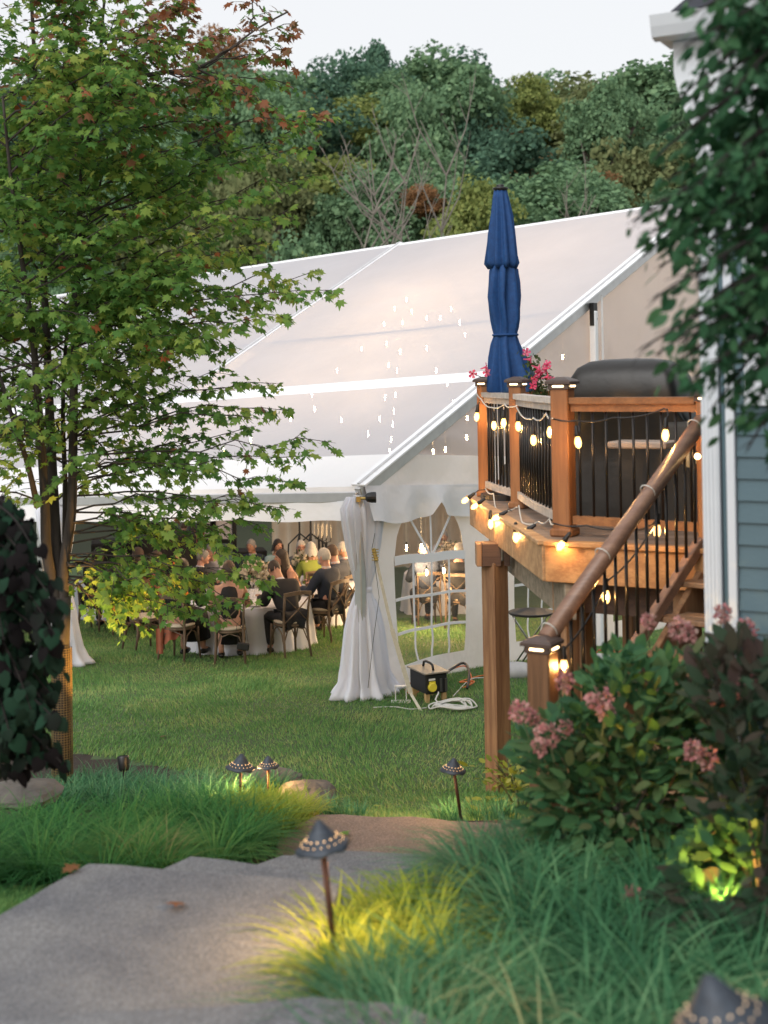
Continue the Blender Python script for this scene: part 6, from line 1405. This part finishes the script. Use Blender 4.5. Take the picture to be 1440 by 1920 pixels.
# ---------------------------------------------------------------- tables
M['linen'] = mat('white_linen', (.66, .68, .74), (.58, .6, .68), 4, .85); M['linen_blue'] = mat('pale_blue_linen', (.5, .56, .66), (.42, .48, .58), 4, .85)
M['flower_white'] = leaf_mat('cream_flower', [(0, (.5, .4, .3)), (.5, (.7, .62, .5)), (1, (.82, .78, .7))], .3, .7, .2)
M['glass'] = vinyl('clear_glass', (.8, .8, .8), .7, .1, .03, 0); M['candle'] = glow('candle_flame', (1, .6, .22), 30); M['wax'] = mat('ivory_candle', (.75, .68, .55), rough=.6)
def round_table(px, py, r, label, group='round dinner tables', full=True):
    p = PG(px, py); p.y += r; p.z = G(p.y); t = thing('dinner_table', label, 'table', p, 0, group)
    mb = MB(); mb.lathe((0, 0, 0), [(.0, .72), (r-.01, .72), (r-.01, .74), (0, .74)], 40); part(mb, 'tabletop', M['chair_wood'], t, org=(0, 0, 0))
    mb = MB(); mb.tube([(0, 0, 0), (0, 0, .72)], .05, 10); part(mb, 'pedestal', M['black'], t, org=(0, 0, 0))
    c = thing('tablecloth', 'white cloth of the ' + label, 'tablecloth', p, 0, 'white tablecloths'); mb = MB(); n = 120; vs = []; fs = []
    prof = [(0, .746, 0), (r*.6, .746, 0), (r, .746, 0), (r + .015, .735, .1), (r + .03, .6, .4), (r + .05, .35, .8), (r + .07, .12, 1), (r + .09, .005, 1.1)]
    for rad, z, am in prof:
        for k in range(n): a = 2*PI*k/n; q = rad + am*(.035*math.sin(14*a + 1) + .018*math.sin(31*a)); vs.append((q*math.cos(a), q*math.sin(a), z))
    for j in range(len(prof)-1):
        for k in range(n): q = (k+1) % n; fs.append((j*n+k, j*n+q, (j+1)*n+q, (j+1)*n+k))
    mb.add(vs, fs); part(mb, 'cloth', M['linen'], c, smooth=True, org=(0, 0, 0))
    return p
def centrepiece(p, h, label, n=420, spread=.26):
    t = thing('flower_centrepiece', label, 'flowers', p, 0, 'table flowers'); mb = MB(); mb.lathe((0, 0, 0), [(.07, 0), (.05, .05), (.03, h*.4), (.05, h*.75), (.08, h*.8)], 14); part(mb, 'vase', M['glass'], t, smooth=True, org=(0, 0, 0))
    k = n; d = rng.normal(size=(k, 3)); d /= np.linalg.norm(d, axis=1, keepdims=True); C = np.array(p) + [0, 0, h] + d*np.array([spread, spread, spread*.7])*rng.uniform(.3, 1, (k, 1)); kk = rng.random(k) < .5
    foliage(t, C[~kk], frames(d[~kk] + rng.normal(0, .4, (int((~kk).sum()), 3)), rng.normal(size=(int((~kk).sum()), 3))), .07*rng.uniform(.6, 1.2, int((~kk).sum())), OVAL, M['small_leaf'], 20, mass='foliage')
    bl_ = MB()
    for c in C[kk]:
        b_ = MB() ; bl_.ball(Vector(c), (.022 + .016*random.random(),)*3, 6, 4)
    part(bl_, 'blossoms', M['flower_white'], t, kind='stuff')
def place_settings(p, r, n, tag_):
    for k in range(n):
        a = 2*PI*k/n; sd_ = SECT[k]
        gx, gy = p.x + (r-.3)*math.cos(a), p.y + (r-.3)*math.sin(a); z = p.z + .748
        t = thing('wine_glass', f'stemmed wine glass at the {sd_} side of the {tag_}', 'glass', (gx, gy, z), 0, f'wine glasses on the {tag_}'); mb = MB(); mb.lathe((0, 0, 0), [(.032, 0), (.006, .006), (.005, .09), (.03, .12), (.038, .16), (.03, .2)], 10); part(mb, 'bowl', M['glass'], t, smooth=True, org=(0, 0, 0))
        if k % 2 == 0:
            t = thing('dinner_plate', f'white dinner plate at the {sd_} side of the {tag_}', 'plate', (p.x + (r-.2)*math.cos(a+.25), p.y + (r-.2)*math.sin(a+.25), z), 0, f'plates on the {tag_}'); mb = MB(); mb.lathe((0, 0, 0), [(.0, .004), (.07, .004), (.13, .016), (.132, .019), (.07, .01), (0, .01)], 18); part(mb, 'plate', M['white_metal'], t, smooth=True, org=(0, 0, 0))
        if k % 3 == 0:
            t = thing('candle', f'lit candle at the {sd_} side of the {tag_}', 'candle', (p.x + .38*math.cos(a), p.y + .38*math.sin(a), z), 0, f'candles on the {tag_}'); mb = MB(); mb.tube([(0, 0, 0), (0, 0, .14)], .018, 8); part(mb, 'wax', M['wax'], t, org=(0, 0, 0)); mb = MB(); mb.ball((0, 0, .16), (.009, .009, .02), 6, 5); part(mb, 'flame', M['candle'], t, org=(0, 0, 0))
T1 = round_table(455, 1226, .92, 'round dinner table nearest the lawn, its front guests seen from behind'); centrepiece(T1 + Vector((.12, .1, .75)), .42, 'tall loose white and green flowers on the nearest table'); place_settings(T1, .92, 8, 'nearest round table')
T2 = round_table(600, 1178, .9, 'round dinner table behind the bearded man and woman in lime'); centrepiece(T2 + Vector((-.3, 0, .75)), .4, 'white table flowers beside the tied curtain', 260); place_settings(T2, .9, 8, 'table behind the bearded man')
T3 = round_table(215, 1165, .9, 'round dinner table in shade behind the maple trunk'); centrepiece(T3 + Vector((0, 0, .75)), .35, 'low white flowers on the shaded table behind the maple', 200)
T4 = round_table(850, 1150, .9, 'round dinner table seen through the arched tent window'); centrepiece(T4 + Vector((0, 0, .75)), .42, 'flowers on the table behind the arched window', 260); place_settings(T4, .9, 8, 'table behind the arched window')
# front row, backs or sides to the lawn
seated(543, 1228, .55, 'man in black suit bent forward over the nearest table', 'cross back chair in plain view turned to the left, its cream seat showing', top='black_suit', lean=.55, hair='hair_dark', reach=(.35, .3), nod=.6)
seated(612, 1206, .95, 'grey bearded man in navy suit jacket sitting sideways at the nearest table', 'cross back chair under the bearded man in navy, seen edge on', top='navy_suit', hair='hair_white', beard=True, lean=.02, skin='skin_pink', reach=(.25, .25))
seated(556, 1196, 1.9, 'woman with long dark hair in a sleeveless black dress leaning toward the table', 'cross back chair hidden behind the dark haired woman', top='black_dress', hair='hair_dark', style='long', dress=True, sleeves=False, lean=.3)
seated(636, 1188, 1.0, 'man with glasses and brown hair in navy suit beside the tied curtain', 'dark cross back chair half hidden by the tied white curtain', top='navy_suit', hair='hair_brown', glasses=True, lean=.15, skin='skin_pink')
seated(588, 1170, .35, 'woman with grey bob seen from behind in a lime green dress', 'cross back chair of the woman in lime green', top='lime', hair='hair_white', style='bob', dress=True, sleeves=True, lean=.1)
seated(566, 1152, 3.3, 'man with glasses and white hair in grey suit facing the lawn', 'cross back chair facing the lawn, behind the tall flowers', top='grey_suit', hair='hair_white', glasses=True, lean=.1, skin='skin_pink')
seated(652, 1165, 1.2, 'elderly man with pale hair partly hidden by the curtain', 'cross back chair farthest behind the tied curtain', top='grey_suit', hair='hair_white', lean=.1)
seated(432, 1238, .1, 'woman in a sleeveless dark dress seen from behind between two chairs', 'cross back chair with the small black bag hanging on it', top='black_dress', hair='hair_brown', style='bob', dress=True, sleeves=False, lean=.2)
seated(338, 1236, -.35, 'woman in a black dress on the chair with the orange shawl', 'cross back chair with an orange shawl over its seat', top='black_dress', hair='hair_dark', style='long', dress=True, sleeves=True, lean=.15)
seated(372, 1180, -1.2, 'grey haired man in dark suit turned to his neighbour left of the flowers', 'cross back chair of the grey haired man left of the flowers', top='black_suit', hair='hair_grey', lean=.15, turn=-.3, skin='skin_pink')
seated(404, 1160, 2.6, 'man in a white shirt with grey hair and glasses facing the lawn', 'cross back chair behind the man in the white shirt', top='white_shirt', hair='hair_grey', glasses=True, lean=.15, skin='skin_pink')
seated(288, 1190, -1.4, 'guest in coral top half hidden by maple leaves', 'cross back chair of the guest in coral', top='coral', hair='hair_brown', style='bob', dress=True, lean=.1)
seated(322, 1168, -.4, 'man in black suit behind the orange shawl', 'cross back chair under the man behind the orange shawl', top='black_suit', hair='hair_dark', lean=.2)
seated(268, 1172, 1.2, 'woman in navy jacket left of the coral guest', 'cross back chair left of the coral guest', top='navy_suit', hair='hair_brown', style='bob', lean=.1)
seated(478, 1150, 2.8, 'man in navy suit facing the lawn behind the table flowers', 'cross back chair facing the lawn behind the nearest table flowers', top='navy_suit', hair='hair_grey', lean=.15)
seated(520, 1150, -2.6, 'woman in pale blue dress facing the lawn behind the table flowers', 'cross back chair under the woman in pale blue', top='blue_dress', hair='hair_dark', style='bob', dress=True, lean=.1)
chair(272, 1220, -.9, 'dark empty cross back chair standing leftmost of the nearest table')
for x, y, rz, lb, tp_, hr in ((232, 1186, .3, 'guest in black suit at the shaded table behind the maple, nearest the lawn', 'black_suit', 'hair_grey'), (180, 1182, -.3, 'guest in black dress at the shaded table, next to the maple trunk', 'black_dress', 'hair_dark'), (250, 1150, 2.4, 'guest in grey suit on the far side of the shaded table', 'grey_suit', 'hair_grey')):
    seated(x, y, rz, lb, 'cross back chair under the ' + lb.split(' at ')[0].split(' on ')[0] + ' at the shaded table', top=tp_, hair=hr, lean=.2)
for x, y, rz, lb, tp_ in ((800, 1172, .2, 'navy suited guest with back turned in the arched window', 'navy_suit'), (862, 1176, -.2, 'guest in dark dress seen through the arched window', 'black_dress'), (835, 1118, 3.0, 'guest in white shirt beyond the table in the arched window', 'white_shirt')):
    seated(x, y, rz, lb, 'cross back chair under the ' + lb, top=tp_, hair='hair_grey', lean=.15)
# bag and shawl on the chairs
def small(name, label, cat, px, py, D, build, m): p = P(px, py, D); t = thing(name, label, cat, p); mb = MB(); build(mb, p); part(mb, 'body', m, t, smooth=False); return t, p
d_ = PG(450, 1236).y - .35
t, p = small('handbag', 'small black handbag hanging from the chair back by a strap', 'bag', 456, 1212, d_, lambda mb, p: mb.bbox(p, (.17, .06, .1), Matrix.Rotation(.15, 3, 'Y'), .012), M['black'])
mb = MB(); mb.tube([p + Vector((-.07, 0, .05)), p + Vector((-.09, 0, .3)), p + Vector((.02, 0, .42)), p + Vector((.07, 0, .05))], .004, 4); part(mb, 'strap', M['black'], t)
q = PG(318, 1236).y - .15; p = P(312, 1190, q); t = thing('orange_shawl', 'orange shawl draped over the back and seat of a cross back chair', 'shawl', p); mb = MB()
mb.sheet(lambda u, v: (p.x - .12 + .32*u, p.y + .05*math.sin(u*9) - .05*v, p.z + .12 - .28*v*(1 - .5*u) + .02*math.sin(u*14)), 14, 8); mb.sheet(lambda u, v: (p.x - .14 + .1*u, p.y - .06 + .02*math.sin(u*7), p.z + .1 - .36*v), 6, 8); part(mb, 'cloth', mat('orange_wool', (.32, .1, .05), (.22, .07, .04), 10, .8), t, smooth=True)
# ---------------------------------------------------------------- standing staff, bar and band corner far inside the tent
def stander(px, py_feet, rz, label, **kw): p = PG(px, py_feet); person(label, p, rz, pose='stand', **kw)
stander(347, 1105, .2, 'person in a white shirt standing beside the black bar, head hidden by the tent', top='white_shirt', hair='hair_brown')
stander(248, 1110, -1.2, 'person in dark grey reaching sideways at the back of the tent', top='grey_suit', hair='hair_brown', reach=(.6, .6))
stander(368, 1108, .8, 'person with bare arms standing right of the white shirt by the bar', top='coral', sleeves=False, hair='hair_dark', style='bob')
def block(name, label, cat, px, py, D, d, m, rz=0):
    p = P(px, py, D); g0 = G(D); t = thing(name, label, cat, (p.x, D, g0)); mb = MB(); mb.bbox((p.x, D, (g0 + p.z)/2), (d[0], d[1], p.z - g0), Matrix.Rotation(rz, 3, 'Z'), .02); part(mb, 'body', m, t); return t, p
t, p = block('draped_bar', 'black draped bar table in front of the person in white', 'table', 316, 1002, 25, (1.0, .7, 1), M['dark_cloth'], .2)
t, p = block('draped_bar', 'long black draped buffet table left of the bar', 'table', 250, 1012, 26, (1.6, .8, 1), M['dark_cloth'], .2)
t, p = block('speaker_cabinet', 'black loudspeaker cabinet standing behind the seated couple', 'speaker', 470, 1030, 27, (.6, .6, 1), M['dark_cloth'], .2)
fr_ = thing('framed_screen', 'black framed white double panel standing upright at the back of the tent', 'screen', (P(408, 1000, 29).x, 29, G(29)))
for x0, x1 in ((373, 399), (401, 440)):
    a, b = P(x0, 960, 29), P(x1, 1014, 29); mb = MB(); mb.box(((a.x+b.x)/2, 29, (a.z+b.z)/2), (b.x-a.x-.08, .02, abs(a.z-b.z)-.08)); part(mb, 'panel', M['white_shirt'], fr_)
    for xx in (a.x, b.x): mb = MB(); mb.box((xx, 28.98, (a.z + G(29))/2), (.09, .06, a.z - G(29))); part(mb, 'frame_post', M['black'], fr_)
    mb = MB(); mb.box(((a.x+b.x)/2, 28.97, b.z), (b.x-a.x, .05, .09)); part(mb, 'frame_rail', M['black'], fr_)
for k, (x, D, lb) in enumerate(((583, 26, 'black tripod speaker stand before the beige drape'), (562, 27, 'thin black stand left of the tripod before the beige drape'))):
    p = P(x, 1020, D); t = thing('tripod_stand', lb, 'stand', (p.x, D, G(D)), 0, 'black stands before the drape'); mb = MB(); mb.tube([(p.x, D, G(D) + .3), (p.x, D, P(x, 955, D).z)], .02, 7); part(mb, 'pole', M['black'], t)
    for q in range(3): a = q*2.09 + .4; mb = MB(); mb.tube([(p.x, D, P(x, 1000, D).z), (p.x + .3*math.cos(a), D + .3*math.sin(a), P(x, 1022, D).z), (p.x + .42*math.cos(a), D + .42*math.sin(a), G(D))], .016, 6); part(mb, 'leg', M['black'], t)
for k, (x, y, D) in enumerate(((605, 1015, 26), (598, 1012, 27), (612, 1018, 25.5))):
    p = P(x, y, D); t = thing('candelabra', f'dark candelabra with thin tapers at the back, {["middle", "left", "right"][k]} one of three behind the lime dress', 'candle holder', (p.x, D, G(D)), 0, 'dark candelabra at the back'); mb = MB(); mb.tube([(p.x, D, G(D)), p], .025, 6); part(mb, 'stem', M['black'], t)
    for q in (-1, 0, 1): mb = MB(); mb.tube([p, p + Vector((q*.08, 0, .03)), p + Vector((q*.09, 0, .1))], .008, 5); part(mb, 'arm', M['black'], t); mb = MB(); mb.tube([p + Vector((q*.09, 0, .1)), p + Vector((q*.09, 0, .34))], .008, 5); part(mb, 'taper', M['wax'], t)

# ---------------------------------------------------------------- a few fallen maple leaves
for x, y, lb, mm in ((707, 1521, 'pale fallen leaf at the lawn edge beyond the landing', 'maple'), (139, 1640, 'orange fallen maple leaf at the corner of the path slab', 'maple_red'), (330, 1700, 'small fallen leaf on the grey path slab left of the near path light', 'maple_red'), (640, 1570, 'fallen leaf on the pinkish landing behind the near path light', 'maple'), (300, 1390, 'fallen leaf on the lawn right of the maple trunk', 'maple_red'), (540, 1330, 'fallen leaf on the lawn in front of the nearest table', 'maple')):
    p = PZ(x, y, -2.1) if y in (1640, 1700) else PZ(x, y, -2.94) if y == 1570 else PG(x, y)
    me = mesh_from('fallen_leaf', MAPLE[0]*.075, MAPLE[1]); me.materials.append(M[mm]); o = link('fallen_leaf', me); o.location = p + Vector((0, 0, .022 if y in (1640, 1700, 1570) else .05)); o.rotation_euler = (.15, -.1, x); tag(o, lb, 'leaf', 'fallen maple leaves')
